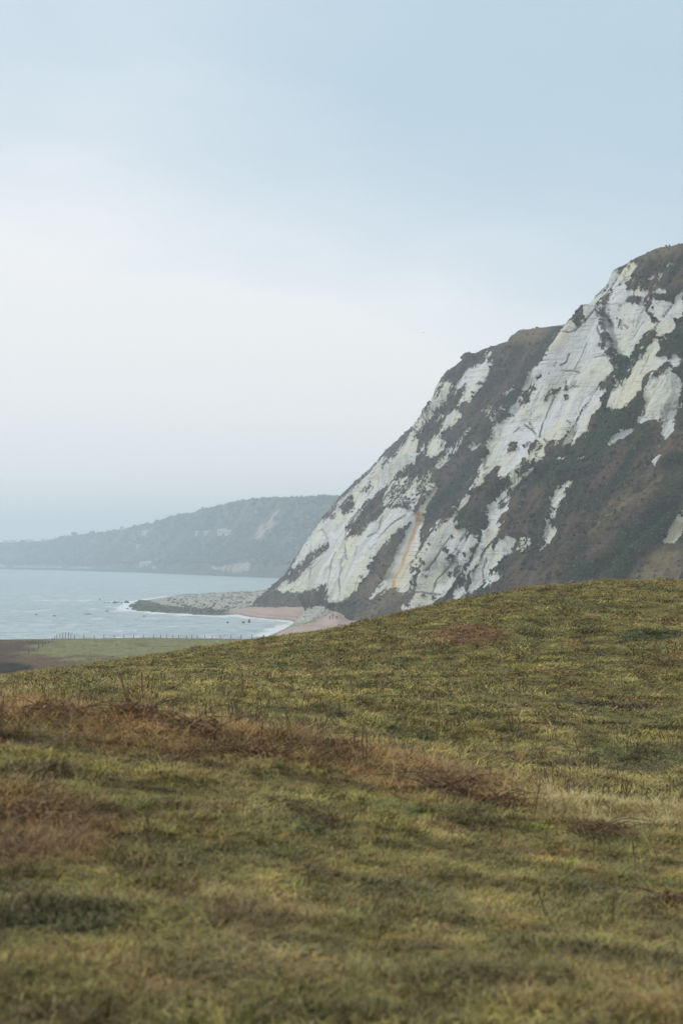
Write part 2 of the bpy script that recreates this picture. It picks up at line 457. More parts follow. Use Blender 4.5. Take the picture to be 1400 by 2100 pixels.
# ------------------------------------------------------------------ ground (near slope, hill, lower meadow) as one sheet
GX = np.array([-900, 0, 170, 300, 430, 540, 700, 830, 1000, 1100, 1200, 1400, 2300], float)
def row(d):
    k = sorted(d); return np.interp(GX, k, [d[i] for i in k])
crest = row({0: -5.35, 170: -4.87, 300: -4.45, 430: -4.02, 540: -3.66, 700: -3.20, 830: -2.50, 1000: -1.76, 1100: -1.40, 1200: -1.165, 1400: -1.12})
GR = [(-40, row({0: -1.6})), (3, row({0: -1.6})), (8.4, row({0: -1.61, 1400: -1.64})),
      (14, row({0: -1.60, 300: -1.65, 540: -1.75, 700: -1.85, 1000: -2.0, 1400: -2.1})),
      (22, row({0: -1.55, 300: -1.65, 540: -1.80, 700: -1.95, 1000: -2.2, 1200: -2.35, 1400: -2.42})),
      (30, row({0: -2.10, 300: -2.30, 540: -2.55, 700: -2.7, 1000: -3.05, 1200: -3.2, 1400: -3.3})),
      (45, row({0: -2.80, 300: -2.92, 540: -3.10, 700: -3.25, 1000: -3.5, 1200: -3.6, 1400: -3.65})),
      (65, row({0: -3.68, 300: -3.42, 540: -3.20, 700: -3.1, 1000: -2.75, 1200: -2.6, 1400: -2.55})),
      (90, row({0: -4.72, 300: -4.02, 540: -3.40, 700: -3.0, 1000: -1.93, 1200: -1.45, 1400: -1.42})),
      (105, crest), (122, crest - 0.75), (155, crest - 4.0),
      (220, row({0: -13.2, 1400: -12.5})), (300, row({0: -14.7})), (400, row({0: -15.8})),
      (470, row({0: -16.7, 300: -16.3, 540: -16.5})),
      (500, row({0: -17.35, 300: -16.95, 540: -17.3})), (512, row({0: -19.5})), (545, row({0: -29})), (700, row({0: -33}))]
GY = np.array([g[0] for g in GR], float); GZ = np.array([g[1] for g in GR])
def pchip_slopes(x, y):
    hh = np.diff(x)[:, None]; d = np.diff(y, axis=0) / hh
    m = np.zeros_like(y)
    a, b = d[:-1], d[1:]
    same = (a * b) > 0
    w1 = 2*hh[1:] + hh[:-1]; w2 = hh[1:] + 2*hh[:-1]
    with np.errstate(all='ignore'):
        m[1:-1] = np.where(same, (w1 + w2) / (w1 / a + w2 / b), 0)
    m[0] = d[0]; m[-1] = d[-1]
    return m
GM = pchip_slopes(GY, GZ)
def g_base(X, Y):
    X = np.asarray(X, float); Y = np.asarray(Y, float)
    px = 700 + X / np.maximum(Y, 5.0) * F
    px = np.clip(px, GX[0], GX[-1] - 1e-6)
    # smooth horizontally as well by averaging three samples
    tot = 0
    for off, w in ((-35, .25), (0, .5), (35, .25)):
        q = np.clip(px + off, GX[0], GX[-1] - 1e-6)
        j = np.clip(np.searchsorted(GX, q, 'right') - 1, 0, len(GX) - 2)
        f = (q - GX[j]) / (GX[j+1] - GX[j])
        i = np.clip(np.searchsorted(GY, Y, 'right') - 1, 0, len(GY) - 2)
        h_ = GY[i+1] - GY[i]; t = np.clip((Y - GY[i]) / h_, 0, 1)
        def col(jj):
            y0, y1, m0, m1 = GZ[i, jj], GZ[i+1, jj], GM[i, jj]*h_, GM[i+1, jj]*h_
            return (2*t**3-3*t*t+1)*y0 + (t**3-2*t*t+t)*m0 + (-2*t**3+3*t*t)*y1 + (t**3-t*t)*m1
        tot = tot + w * (col(j) * (1-f) + col(j+1) * f)
    return tot
def bandf(X, Y):
    """the bank of dead bracken between the near slope and the hill, 0..1"""
    px = 700 + X / np.maximum(Y, 5.0) * F
    cy = 22.6 - 1.6 * sstep(500, 1300, px) + 1.4 * fbm(X*0.35, 3.0, 1.0, 3)
    wdt = 2.6 + 0.9 * sstep(500, 0, px) - 0.7 * sstep(700, 1400, px)
    return np.exp(-((Y - cy) / wdt)**2 * 1.3)
def ground_z(X, Y):
    z = g_base(X, Y)
    X = np.asarray(X, float); Y = np.asarray(Y, float)
    a = sstep(2, 8, Y) * (1 - sstep(95, 112, Y) * 0.75)
    z = z + 0.035 * fbm(X*0.9, Y*0.9, 0.3, 3) * a + 0.16 * fbm(X*0.13, Y*0.13, 7.3, 3) * a * sstep(10, 40, Y)
    z = z + 0.07 * fbm(X*0.45, Y*0.3, 2.2, 2) * sstep(5, 9, Y) * (1 - sstep(60, 100, Y))
    z = z + (0.20*fbm(X*0.55, Y*0.30, 12.0, 3) + .75*fbm(X*.10, Y*.05, 2.0, 3)*(1-sstep(75, 98, Y)))*sstep(28, 45, Y)*(1-sstep(115, 140, Y)) + 0.06*fbm(X*2.0, Y*1.3, 3.0, 2)*sstep(5, 8, Y)*(1-sstep(25, 40, Y))
    z = z + 0.10 * bandf(X, Y) * (1 + 1.2 * fbm(X*0.6, Y*0.5, 4.4, 3))
    z = z + (0.5 * fbm(X*0.03, Y*0.02, 9.0, 3) + .25*fbm(X*.15, Y*.06, 3.0, 3)) * sstep(140, 240, Y) * (1 - sstep(430, 480, Y))
    return z + EYE
GREEN = np.array((0.135, 0.180, 0.055)); DGREEN = np.array((0.042, 0.080, 0.034)); OLIVE = np.array((0.375, 0.325, 0.105))
STRAW = np.array((0.66, 0.51, 0.235)); RUST = np.array((0.33, 0.190, 0.088)); PURP = np.array((0.075, 0.052, 0.042))
def turf_colour(X, Y):
    """what grows where: green, olive, straw or rust-brown"""
    X = np.asarray(X, float); Y = np.asarray(Y, float)
    px, py = to_pix(X, np.maximum(Y, 4), g_base(X, Y) + EYE)
    fw = sstep(26, 46, Y)
    n1 = fbm(X*1.7, Y*1.1, 1.0, 4)*(1-fw) + fbm(X*0.42, Y*0.22, 1.0, 5)*fw; n2 = fbm(X*1.0, Y*0.55, 5.0, 4)*(1-fw) + fbm(X*0.30, Y*0.10, 5.0, 5)*fw
    n3 = fbm(X*3.2, Y*2.2, 8.0, 3)*(1-fw) + fbm(X*0.9, Y*0.5, 8.0, 4)*fw
    c = OLIVE[None]*np.ones(X.shape + (1,))
    def mixc(c, col, f): f = np.clip(f, 0, 1)[..., None]; return c*(1-f) + col*f
    c = mixc(c, GREEN, sstep(0.0, 0.32, n1) * 0.85)
    c = mixc(c, STRAW, sstep(0.02, 0.36, n2) * 0.62)
    c = mixc(c, DGREEN, sstep(0.16, 0.42, n3) * 0.9)
    c = mixc(c, RUST, sstep(0.10, 0.38, -n1 + 0.3*n3) * 0.75)
    # far side hill is drier and more even
    c = mixc(c, OLIVE*1.05, sstep(34, 60, Y) * 0.35)
    b = bandf(X, Y)
    right = sstep(1040, 1160, px)
    bb = np.clip(b*1.7 + 1.1*n2 + .6*n3 - 0.2, 0, 1)*sstep(.02, .2, b)
    c = mixc(c, RUST*1.15, bb * 0.95 * (1-right))
    c = mixc(c, STRAW*1.1, bb * 0.9 * right)
    def spot(x, y, rx, ry): return np.exp(-(((px-x)/rx)**2 + ((py-y)/ry)**2))
    nz = 0.45 * n2 + 0.3*n3
    c = mixc(c, RUST*0.9, sstep(0.25, 0.6, spot(60, 1700, 170, 85) + nz) * (Y < 19))
    c = mixc(c, RUST*0.95 + STRAW*0.12, sstep(0.3, 0.65, spot(495, 1885, 85, 40) + nz) * (Y < 19))
    c = mixc(c, DGREEN*0.8, sstep(0.3, 0.7, spot(110, 1900, 150, 40) + nz) * (Y < 19) * 0.8)
    c = mixc(c, STRAW*1.05, sstep(0.25, 0.7, spot(1240, 1655, 190, 45) + nz) * (Y > 15) * (Y < 30))
    c = mixc(c, STRAW*1.05, sstep(0.3, 0.7, spot(1330, 1690, 150, 30) + nz) * (Y < 30))
    c = mixc(c, RUST*1.0 + PURP*.25, sstep(0.30, 0.62, spot(965, 1305, 85, 22) + 0.5*nz) * (Y > 40))
    c = mixc(c, PURP*1.2, sstep(0.3, 0.7, spot(1240, 1430, 110, 14) + 0.6*nz) * (Y > 40) * 0.8)
    c = mixc(c, DGREEN*1.3, sstep(0.3, 0.7, spot(1330, 1295, 90, 12) + 0.4*nz) * (Y > 40) * 0.8)
    c = mixc(c, DGREEN*1.2, sstep(0.3, 0.8, spot(1330, 1540, 200, 30) + 0.7*nz) * (Y > 24) * 0.7)
    # lower meadow: duller, brown towards the left
    mead = sstep(130, 220, Y)
    n5 = fbm(X*0.10, Y*0.02, 4.0, 5)*1.4
    mc = np.array((0.27, 0.27, 0.12))[None]*np.ones(X.shape + (1,))
    mc = mixc(mc, np.array((0.17, 0.115, 0.070)), sstep(0.0, 0.4, n5 + 0.45*sstep(1334, 1350, py) - .15))
    mc = mixc(mc, PURP*1.5, sstep(90, 30, px + 120*n5 - (1330-py)*0.9))
    mc = mixc(mc, np.array((0.028, 0.022, 0.020)), sstep(0.35, 0.7, spot(10, 1372, 60, 18) + 0.4*n5))
    c = c*(1-mead[..., None]) + mc*mead[..., None]
    return c
ys = np.concatenate([np.linspace(-40, 4, 12, endpoint=False), np.geomspace(4, 125, 900, endpoint=False), np.geomspace(125, 520, 150, endpoint=False), np.linspace(520, 700, 12)])
us = np.concatenate([np.linspace(-1.0, -0.19, 40, endpoint=False), np.linspace(-0.19, 0.19, 330), np.linspace(0.195, 1.0, 40)])
YY, UU = np.meshgrid(ys, us, indexing='ij'); XX = UU * (np.maximum(YY, 0) + 6)
ZZ = ground_z(XX, YY)
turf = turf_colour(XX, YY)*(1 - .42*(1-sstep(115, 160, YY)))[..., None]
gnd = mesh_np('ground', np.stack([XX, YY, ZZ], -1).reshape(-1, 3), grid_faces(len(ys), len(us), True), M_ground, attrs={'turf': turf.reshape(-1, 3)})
tag(gnd, 'green and tan grassland hill falling to a lower meadow', None, None, 'structure')

# ------------------------------------------------------------------ chalk cliff
K1 = lambda *p: [(820 + a/4.6667, 640 + b/4.6667) for a, b in p]
K2 = lambda *p: [(840 + a/4.6667, 920 + b/4.6667) for a, b in p]
K3 = lambda *p: [(560 + a/4.6667, 940 + b/4.6667) for a, b in p]
K4 = lambda *p: [(1100 + a/4.6667, 480 + b/4.6667) for a, b in p]
K5 = lambda *p: [(1100 + a/4.6667, 780 + b/4.6667) for a, b in p]
OX, OY = 500, 450
chalk = np.zeros((900, 1000))
def CH(pts, v=1.0): poly_mask(chalk, OX, OY, pts, v)
# -- far spur and the buttresses left of the orange streak
CH(K3((20,1270),(150,1100),(240,920),(330,760),(440,610),(600,440),(720,320),(800,250),(900,190),(980,70),(1050,0),(1380,0),(1210,130),(1110,260),(1010,310),(870,440),(760,600),(720,640),(700,720),(900,650),(1030,580),(1100,480),(1350,480),(1300,600),(1100,780),(960,960),(900,1050),(920,1120),(860,1180),(740,1320),(650,1390),(530,1380),(530,1220),(340,1280),(100,1290),(50,1270)), 1)
CH(K3((140,1120),(370,900),(550,790),(530,860),(420,960),(310,1080),(240,1160),(100,1240),(0,1300),(0,1200)), 0)
CH(K3((20,1270),(140,1170),(145,1200),(60,1265)), .9)
CH(K3((100,1290),(260,1200),(340,1280)), .85)
CH(K3((640,460),(750,330),(790,490),(760,520),(680,550),(640,520)), .05)
CH(K3((430,615),(480,530),(600,400),(720,255),(830,170),(970,85),(900,185),(760,300),(620,430),(560,540),(460,610)), .05)
CH(K3((540,560),(600,520),(600,580),(540,590)), .15)
CH(K3((430,700),(500,640),(470,690),(420,730)), .2)
CH(K3((810,290),(980,200),(960,290),(860,350)), .42)
CH(K3((1040,20),(1150,0),(1080,90),(1030,120)), .35)
CH(K3((730,620),(880,440),(1030,340),(1130,260),(1250,130),(1400,0),(1400,470),(1340,480),(1100,480),(1020,580),(930,620),(850,740),(730,740),(712,670)), .03)
CH(K3((1100,250),(1300,180),(1400,200),(1400,420),(1050,470)), .38)
CH(K3((1180,230),(1290,180),(1300,210),(1240,260)), .7)
CH(K3((1270,340),(1370,290),(1400,330),(1400,400),(1290,390)), .7)
CH(K3((700,740),(850,740),(800,780),(700,800)), .5)
CH(K3((765,1050),(830,990),(820,1030),(780,1060)), .15)
CH(K3((830,990),(890,945),(860,990)), .2)
CH(K3((810,1140),(900,1090),(880,1120),(830,1150)), .2)
CH(K3((650,1390),(760,1320),(860,1180),(920,1120),(900,1050),(960,960),(1100,790),(1300,620),(1250,750),(1170,950),(1090,1100),(1080,1190),(980,1280),(870,1410),(650,1420)), 0)
CH(K3((1080,1190),(1100,1080),(1180,930),(1260,740),(1310,600),(1400,520),(1400,1250),(1330,1250),(1240,1310),(1220,1240),(1090,1260),(1000,1320),(870,1415),(980,1290)), 1)
CH(K3((1300,1030),(1400,950),(1400,1020),(1330,1080)), .35)
CH(K3((1230,1500),(1240,1390),(1300,1430),(1400,1240),(1400,1440),(1260,1500)), 1)
CH(K3((530,1220),(500,1210),(340,1280),(520,1390),(545,1390)), .08)
# -- face above and right of it
CH(K2((0,1100),(0,640),(80,620),(130,650),(110,760),(120,900),(60,1030)), 1)
CH(K2((50,640),(70,610),(150,500),(245,380),(240,420),(170,520),(105,620),(90,650)), 1)
CH(K2((250,780),(300,700),(400,640),(560,430),(585,480),(480,600),(410,680),(430,770),(530,760),(560,730),(580,770),(480,880),(600,760),(500,900),(620,800),(660,800),(650,900),(600,1000),(560,1090),(470,1130),(400,1200),(450,1240),(420,1330),(280,1450),(180,1530),(-10,1545),(0,1480),(40,1420),(80,1300),(150,1180),(120,1060),(130,960),(200,870),(230,800)), .93)
CH(K2((430,650),(600,620),(600,690),(540,740),(430,740)), 0)
CH(K2((480,1120),(570,1100),(550,1180),(500,1290),(430,1330),(450,1240),(380,1230)), .1)
CH(K2((0,1090),(110,1010),(150,1180),(60,1340),(20,1400),(0,1400)), .45)
for bx, by, br in ((345,965,26),(140,1090,22),(600,965,24),(410,1050,38),(150,1410,20),(240,1410,20),(400,850,22),(440,950,15),(505,1020,28),(300,700,14),(340,660,12)):
    CH(K2(*[(bx + br*1.2*math.cos(a), by + br*math.sin(a)) for a in np.linspace(0, 6.28, 9)[:-1]]), .1)
CH(K2((740,0),(930,0),(920,110),(900,180),(850,160),(760,270),(700,250),(720,330),(680,370),(560,410),(650,250),(680,160),(760,30)), .95)
CH(K2((930,90),(1050,70),(1080,0),(1130,0),(1190,50),(1215,100),(1090,120),(1060,160),(1000,200),(1030,240),(1020,290),(970,320),(940,270),(850,290),(850,200),(910,150)), .92)
CH(K2((1250,140),(1180,200),(1080,270),(1040,330),(960,400),(880,480),(830,550),(850,600),(940,550),(940,590),(870,640),(870,720),(840,850),(760,920),(690,1000),(690,1080),(560,1220),(505,1285),(540,1180),(570,1100),(640,960),(690,860),(690,800),(740,740),(760,590),(790,540),(880,450),(1000,330),(1100,240),(1200,165)), 1)
CH(K2((1000,830),(1040,890),(960,990),(890,1060),(830,1150),(780,1180),(870,1190),(860,1270),(740,1320),(690,1310),(610,1390),(570,1380),(620,1290),(640,1190),(700,1100),(720,1010),(800,960),(860,900),(980,840)), 1)
CH(K2((780,1180),(840,1210),(760,1290),(700,1310),(730,1230)), .6)
CH(K2((1030,970),(1110,830),(1165,880),(1160,940),(1060,980)), .75)
CH(K2((900,510),(970,470),(975,485),(920,520)), .8)
CH(K2((420,1380),(480,1340),(560,1360),(540,1400),(430,1475)), 1)
CH(K2((680,1445),(735,1400),(700,1445)), .7); CH(K2((540,1470),(580,1450),(550,1480)), .7)
CH(K2((0,0),(80,0),(60,90),(0,150)), 1)
CH(K2((170,0),(390,0),(350,40),(290,60),(220,100),(170,60)), .85)
CH(K2((340,70),(380,60),(360,130),(280,215),(270,190)), .85)
CH(K2((150,260),(200,220),(200,280),(170,320)), .85)
CH(K2((30,340),(120,260),(250,330),(190,400),(60,380)), .5)
CH(K2((0,440),(120,440),(80,540),(0,560)), .5)
# -- middle dome
CH(K1((350,690),(460,670),(520,700),(500,770),(430,860),(400,860),(310,1000),(180,1160),(70,1330),(0,1410),(-40,1420),(0,1290),(130,1110),(200,1020),(280,880),(310,780)), .9)
CH(K1((360,720),(430,700),(430,760),(340,860),(320,830)), .42)
CH(K1((0,1290),(60,1200),(190,1060),(130,1150),(40,1290)), .2)
CH(K1((540,740),(640,560),(690,540),(680,600),(750,500),(880,490),(870,560),(830,650),(800,730),(700,770),(690,820),(600,870),(550,910),(600,780),(650,700),(620,690),(520,800)), .97)
CH(K1((730,690),(770,660),(800,690),(720,710)), .1)
CH(K1((820,450),(830,410),(900,365),(830,455)), .9); CH(K1((870,470),(910,450),(900,475)), .8)
CH(K1((690,520),(720,480),(700,520)), .7)
CH(K1((420,1080),(470,980),(540,930),(600,990),(570,1040),(480,1110),(400,1200),(450,1250),(360,1400),(310,1400),(260,1370),(300,1250),(400,1150)), .88)
CH(K1((320,1080),(400,970),(410,1000),(340,1080)), .9)
CH(K1((560,1250),(620,1200),(600,1250),(540,1350),(430,1400),(470,1320)), .65)
CH(K1((600,1160),(740,1090),(640,1180)), .5)
CH(K1((-10,1410),(110,1260),(200,1190),(170,1290),(100,1410)), 1)
CH(K1((200,1320),(260,1260),(250,1290),(215,1345)), .8)
CH(K1((780,940),(1000,900),(1000,1050),(880,1060)), .30)
CH(K1((660,1290),(800,1240),(790,1270),(680,1330)), .5)
CH(K1((980,790),(1180,670),(1130,730),(1000,810)), .5)
CH(K1((880,1200),(890,1110),(1010,990),(1010,1030),(950,1130)), .5)
# -- big near face, left edge
CH(K1((820,1400),(900,1210),(1000,1050),(1100,960),(1120,930),(1240,880),(1270,770),(1350,620),(1400,560),(1400,1400)), 1)
CH(K1((1100,880),(1190,680),(1250,560),(1330,540),(1400,450),(1400,540),(1320,620),(1250,700),(1130,860),(1030,1000),(1050,930)), 1)
CH(K1((1130,900),(1240,770),(1320,640),(1400,600),(1350,680),(1270,800),(1240,860),(1150,920)), 0)
CH(K1((1020,1270),(1100,1240),(1130,1310),(1040,1370)), .12)
CH(K1((1210,1320),(1300,1240),(1360,1200),(1360,1330),(1240,1350)), .12)
CH(K1((1170,1290),(1250,1230),(1240,1260),(1180,1310)), .15)
CH(K1((1340,850),(1400,820),(1400,870)), .2)
CH(K1((1230,1040),(1260,1060),(1280,1130),(1300,1160),(1260,1150)), .25)
# -- upper part of the near face
CH(K4((250,880),(330,830),(385,860),(380,920),(450,860),(530,760),(560,780),(600,870),(640,960),(660,1100),(700,1250),(740,1320),(650,1400),(0,1400),(0,1340),(60,1240),(130,1100),(165,1000),(230,940)), 1)
CH(K4((140,1310),(240,1200),(200,1280),(120,1400),(90,1400)), .1)
CH(K4((0,1400),(0,1375),(100,1310),(140,1290),(70,1360),(40,1400)), .1)
CH(K4((245,1265),(320,1165),(290,1235)), .1)
CH(K4((450,660),(540,600),(660,510),(670,420),(700,360),(810,340),(800,400),(740,470),(690,560),(640,640),(560,720),(470,820),(440,760)), .95)
CH(K4((640,540),(690,480),(700,520),(640,600),(600,610)), .3)
CH(K4((740,480),(890,290),(945,290),(940,340),(880,430),(840,490),(900,540),(1070,540),(1060,590),(900,600),(810,660),(790,680),(760,780),(720,830),(680,760),(700,620)), 1)
CH(K4((760,500),(830,430),(890,400),(830,470),(780,520)), .3)
CH(K4((1110,570),(1160,520),(1250,555),(1230,580)), 1)
CH(K4((810,670),(1290,630),(1290,700),(1200,800),(1140,870),(1060,960),(960,1090),(890,1170),(760,1160),(770,1290),(740,1320),(700,1180),(650,950),(720,830),(770,760)), 1)
CH(K4((1040,740),(1080,740),(1170,840),(1140,870),(1100,830)), .05)
CH(K4((760,770),(880,880),(860,920),(790,910)), .2)
CH(K4((1040,680),(1110,640),(1110,720),(1040,720)), .2)
CH(K4((620,800),(690,840),(710,960),(750,1150),(770,1300),(700,1250),(650,1120),(600,900)), .36)
CH(K4((600,1060),(660,1040),(655,1130),(620,1120)), 0)
CH(K4((380,860),(300,830),(370,790),(450,700),(460,820),(430,880),(380,930)), 0)
CH(K4((560,760),(640,640),(710,600),(690,700),(720,830),(640,830),(600,850)), .05)
CH(K4((1400,540),(1330,600),(1290,700),(1200,810),(1150,890),(1130,1000),(1180,1000),(1240,990),(1300,940),(1400,870)), 1)
CH(K4((1340,840),(1400,790),(1400,860),(1340,940)), .15)
CH(K4((1110,1020),(1160,1010),(1170,1080),(1130,1170),(1200,1190),(1200,1270),(1140,1290),(1060,1340),(1000,1400),(870,1400),(920,1290),(1010,1180),(1060,1090)), 1)
CH(K4((1200,1170),(1340,1160),(1400,1200),(1400,1280),(1330,1280),(1270,1230),(1210,1230)), .95)
CH(K4((1290,1290),(1345,1400),(1100,1400),(1180,1340)), 1)
CH(K4((960,480),(1060,410),(1220,390),(1210,430),(1050,450),(970,490)), .5)
CH(K4((870,420),(940,430),(940,470),(880,470)), .45); CH(K4((1240,330),(1310,270),(1300,310)), .5)
# -- lower part of the near face
CH(K5((0,-5),(640,-5),(530,130),(430,270),(370,420),(280,540),(200,600),(130,600),(80,690),(50,620),(0,570)), 1)
CH(K5((140,90),(400,40),(390,70),(180,110),(100,200),(50,230),(100,140)), .05)
CH(K5((260,140),(300,150),(320,190),(270,190)), .25); CH(K5((275,385),(330,400),(350,430),(300,425)), .3)
CH(K5((600,60),(650,90),(640,140),(600,180),(620,240),(540,360),(470,500),(400,560),(240,645),(280,560),(370,440),(430,300),(500,200)), 1)
CH(K5((640,-5),(660,10),(540,140),(525,135)), .1)
CH(K5((770,-5),(1000,-5),(1010,80),(930,160),(770,280),(670,260),(720,120),(770,60)), 1)
CH(K5((800,-5),(870,-5),(820,80)), .2)
CH(K5((1110,-5),(1340,-5),(1365,90),(1350,230),(1310,300),(1240,345),(1080,385),(980,435),(1000,370),(1040,300),(1040,170),(1030,80)), 1.15)
CH(K5((990,425),(940,475),(900,510),(740,580),(760,600),(690,655),(690,600),(740,530),(860,490),(930,465)), 1)
CH(K5((1400,250),(1320,330),(1290,420),(1330,500),(1240,575),(1210,530),(1180,590),(1180,520),(1230,440),(1250,340),(1340,260)), .8)
CH(K5((1110,750),(1200,720),(1210,760),(1130,820)), .7); CH(K5((1160,620),(1190,610),(1170,660)), .5)
CH(K5((200,740),(225,725),(275,770),(210,765)), 1); CH(K5((390,755),(500,735),(510,750),(420,765)), .6)
CH(K5((380,935),(290,1020),(250,1130),(190,1220),(180,1290),(120,1340),(110,1400),(200,1440),(130,1530),(90,1580),(20,1670),(10,1650),(80,1560),(75,1400),(110,1300),(130,1210),(165,1110),(260,1000),(330,960)), .95)
CH(K5((0,1620),(60,1580),(0,1610)), .8)
CH(K5((1410,1255),(1340,1320),(1250,1430),(1200,1570),(1300,1530),(1370,1450),(1410,1390)), 1)
chalk_sharp = chalk
chalk_wide = blur(chalk, 7, 2); chalk = blur(chalk, 1, 2)*0.7 + blur(chalk, 4, 2)*0.3
# -- stains and vegetation kinds
crack = np.zeros_like(chalk)
for pts, w in ((K5((20,540),(60,380),(110,270),(150,170)), 1.5), (K5((530,130),(590,75),(650,20),(700,-20)), 1.6), (K5((440,260),(500,195),(530,130)), 1.1), (K4((640,1400),(740,1330),(890,1180),(980,1060),(1150,880)), 1.8),
               (K4((370,940),(470,830),(560,720),(680,560),(760,450)), 1.7), (K4((240,1270),(290,1235),(320,1160)), 1.6), (K4((360,1290),(410,1200),(470,1040)), 1.1), (K4((560,870),(600,960),(640,1060)), 1.4),
               (K4((690,980),(740,1170),(770,1290)), 1.3), (K4((620,860),(690,1000),(720,1160),(750,1300)), 2.0), (K4((1200,800),(1290,690),(1310,630)), 1.8), (K4((240,1310),(330,1300),(400,1320)), .9), (K4((240,940),(330,950),(380,920)), 1.2),
               (K4((540,1170),(640,1165),(760,1170)), .9), (K1((1330,1200),(1350,1060)), 1.4), (K1((1200,1090),(1260,1130),(1290,1170)), 1.4), (K1((1090,1160),(1150,1120)), 1.2), (K3((640,1120),(650,1020),(700,880)), 1.5), (K3((530,1220),(560,1000),(600,900)), 1.4),
               (K3((700,640),(690,800),(700,960)), 1.2), (K3((640,1300),(640,1100),(690,1000)), 1.3), (K3((810,860),(780,960)), 1.2), (K2((60,1380),(180,1380),(280,1390)), 1.4), (K2((150,1180),(230,1080),(300,950),(400,830)), 1.6), (K2((200,1400),(260,1250),(380,1130),(470,980)), 1.8),
               (K2((480,880),(530,800),(600,760)), 1.6), (K2((700,1320),(700,1180),(740,1050)), 1.2), (K2((680,1080),(760,930),(840,860)), 1.6), (K2((60,1050),(110,930),(120,800)), 1.2), (K2((40,600),(80,640)), 1.2), (K2((740,40),(700,200),(740,180)), 1.2),
               (K5((280,0),(260,90)), 1.2), (K5((60,560),(100,600),(200,590)), 1.5), (K3((1050,560),(1000,700),(900,760)), 1.3), (K3((1250,540),(1130,640),(1010,760)), 1.5), (K3((330,1260),(360,1060),(480,950)), 1.3),
               (K4((930,880),(960,760),(1060,640)), 1.2), (K4((1000,1340),(1060,1200),(1110,1080)), 1.3), (K4((900,1000),(1010,830)), 1.0)):
    stroke(crack, OX, OY, pts, w*.62, 1.0)
relief = np.zeros_like(chalk)
for pts, w, v in ((K3((1380,0),(1200,130),(1000,300),(760,560),(600,720),(530,860)), 9, 1), (K3((1300,620),(1100,790),(930,1000),(870,1180),(700,1380)), 13, -1), (K3((540,810),(370,930),(140,1130)), 9, -.8),
                  (K2((0,560),(90,600),(240,400)), 8, .9), (K3((1390,540),(1240,800),(1090,1100)), 9, .8), (K2((150,640),(420,330),(700,20)), 16, -1), (K1((700,1400),(820,1200),(1080,900),(1200,650)), 15, -1),
                  (K1((1030,1010),(900,1220),(820,1400)), 8, .9), (K4((530,780),(300,1100),(60,1400)), 11, .7), (K4((640,780),(700,1000),(750,1300)), 9, -1.2), (K4((1290,640),(1140,880),(900,1180),(700,1380)), 10, -.9),
                  (K5((650,20),(480,210),(240,640)), 8, -.8), (K5((650,60),(560,200),(400,420)), 8, .7), (K4((1400,560),(1200,820),(1050,1150)), 12, .7), (K5((1340,0),(1340,200),(1240,345)), 10, .7), (K5((1040,200),(900,480),(700,640)), 12, -.7),
                  (K2((1240,150),(1040,320),(800,530),(740,750),(560,1130)), 8, .9), (K2((1040,860),(900,960),(640,1250)), 9, .7), (K2((700,620),(560,820),(300,1250)), 10, -.8), (K2((430,640),(300,900),(120,1300)), 12, .6),
                  (K5((380,930),(240,1130),(90,1400),(20,1670)), 9, .8), (K5((1400,830),(1050,1030),(700,1370),(300,1750)), 16, 1), (K5((1150,960),(850,1180),(500,1500)), 12, -.8), (K5((1300,1210),(900,1500),(500,1900)), 18, -1), (K5((1400,1400),(1100,1650),(850,1960)), 14, .8),
                  (K5((450,1430),(430,1500),(400,1610)), 6, -.9), (K5((700,300),(400,600),(0,900)), 14, -.6), (K1((700,480),(520,760),(300,1010)), 10, .7), (K1((900,500),(700,900),(420,1300)), 14, -.5), (K1((640,560),(430,860)), 8, -.6)):
    stroke(relief, OX, OY, pts, w*.8, v)
relief = blur(relief, 2, 2)
orange = np.zeros_like(chalk); green = np.zeros_like(chalk); tan = np.zeros_like(chalk)
stroke(orange, OX, OY, K3((1395,520),(1340,760),(1270,920),(1240,1050),(1170,1150),(1150,1260)), 5.2, 1.2)
stroke(orange, OX, OY, K2((130,650),(60,740),(0,900)), 4.2, 1.0)
for pts, w, v in ((K2((640,640),(600,690)), 4, .7), (K2((450,770),(470,790)), 5, .8), (K2((590,770),(540,840)), 4, .5), (K2((835,720),(850,740)), 4, .5),
                  (K2((380,570),(300,640)), 7, .45), (K1((260,960),(120,1230)), 5, .28), (K1((1230,880),(1180,1000)), 7, .45),
                  (K4((900,300),(830,430)), 5, .45), (K5((1400,1290),(1330,1420),(1260,1480)), 12, .62), (K3((770,290),(840,240)), 4, .4), (K4((330,880),(200,1100)), 11, .16),
                  (K1((800,520),(790,600)), 9, .22), (K3((420,1050),(350,1250)), 16, .18), (K3((300,1270),(420,1250)), 3, .5), (K2((780,780),(760,860)), 9, .2),
                  (K3((1300,1000),(1200,1180)), 9, .35), (K4((560,1180),(460,1380)), 16, .12)):
    stroke(orange, OX, OY, pts, w, v)
for poly in (K5((850,1430),(1050,1360),(1300,1200),(1250,1400),(1100,1560),(950,1700),(850,1850),(400,1900),(200,1850),(600,1700),(750,1600)),
             K5((0,900),(250,750),(500,500),(700,300),(1000,250),(1040,200),(900,480),(700,600),(560,760),(300,870),(50,1050)),
             K2((200,560),(420,300),(560,100),(720,0),(740,60),(600,280),(400,500),(250,600)), K2((420,640),(700,560),(600,700),(520,760),(420,760)),
             K4((740,1290),(1000,1080),(1100,1000),(1400,900),(1400,1150),(1150,1180),(980,1320),(850,1400),(700,1400)),
             K5((840,560),(1000,480),(900,650),(820,640)), K5((1200,1050),(1400,850),(1400,1000),(1250,1130)),
             K4((790,300),(880,280),(820,340),(730,350))):
    poly_mask(green, OX, OY, poly, 1.0)
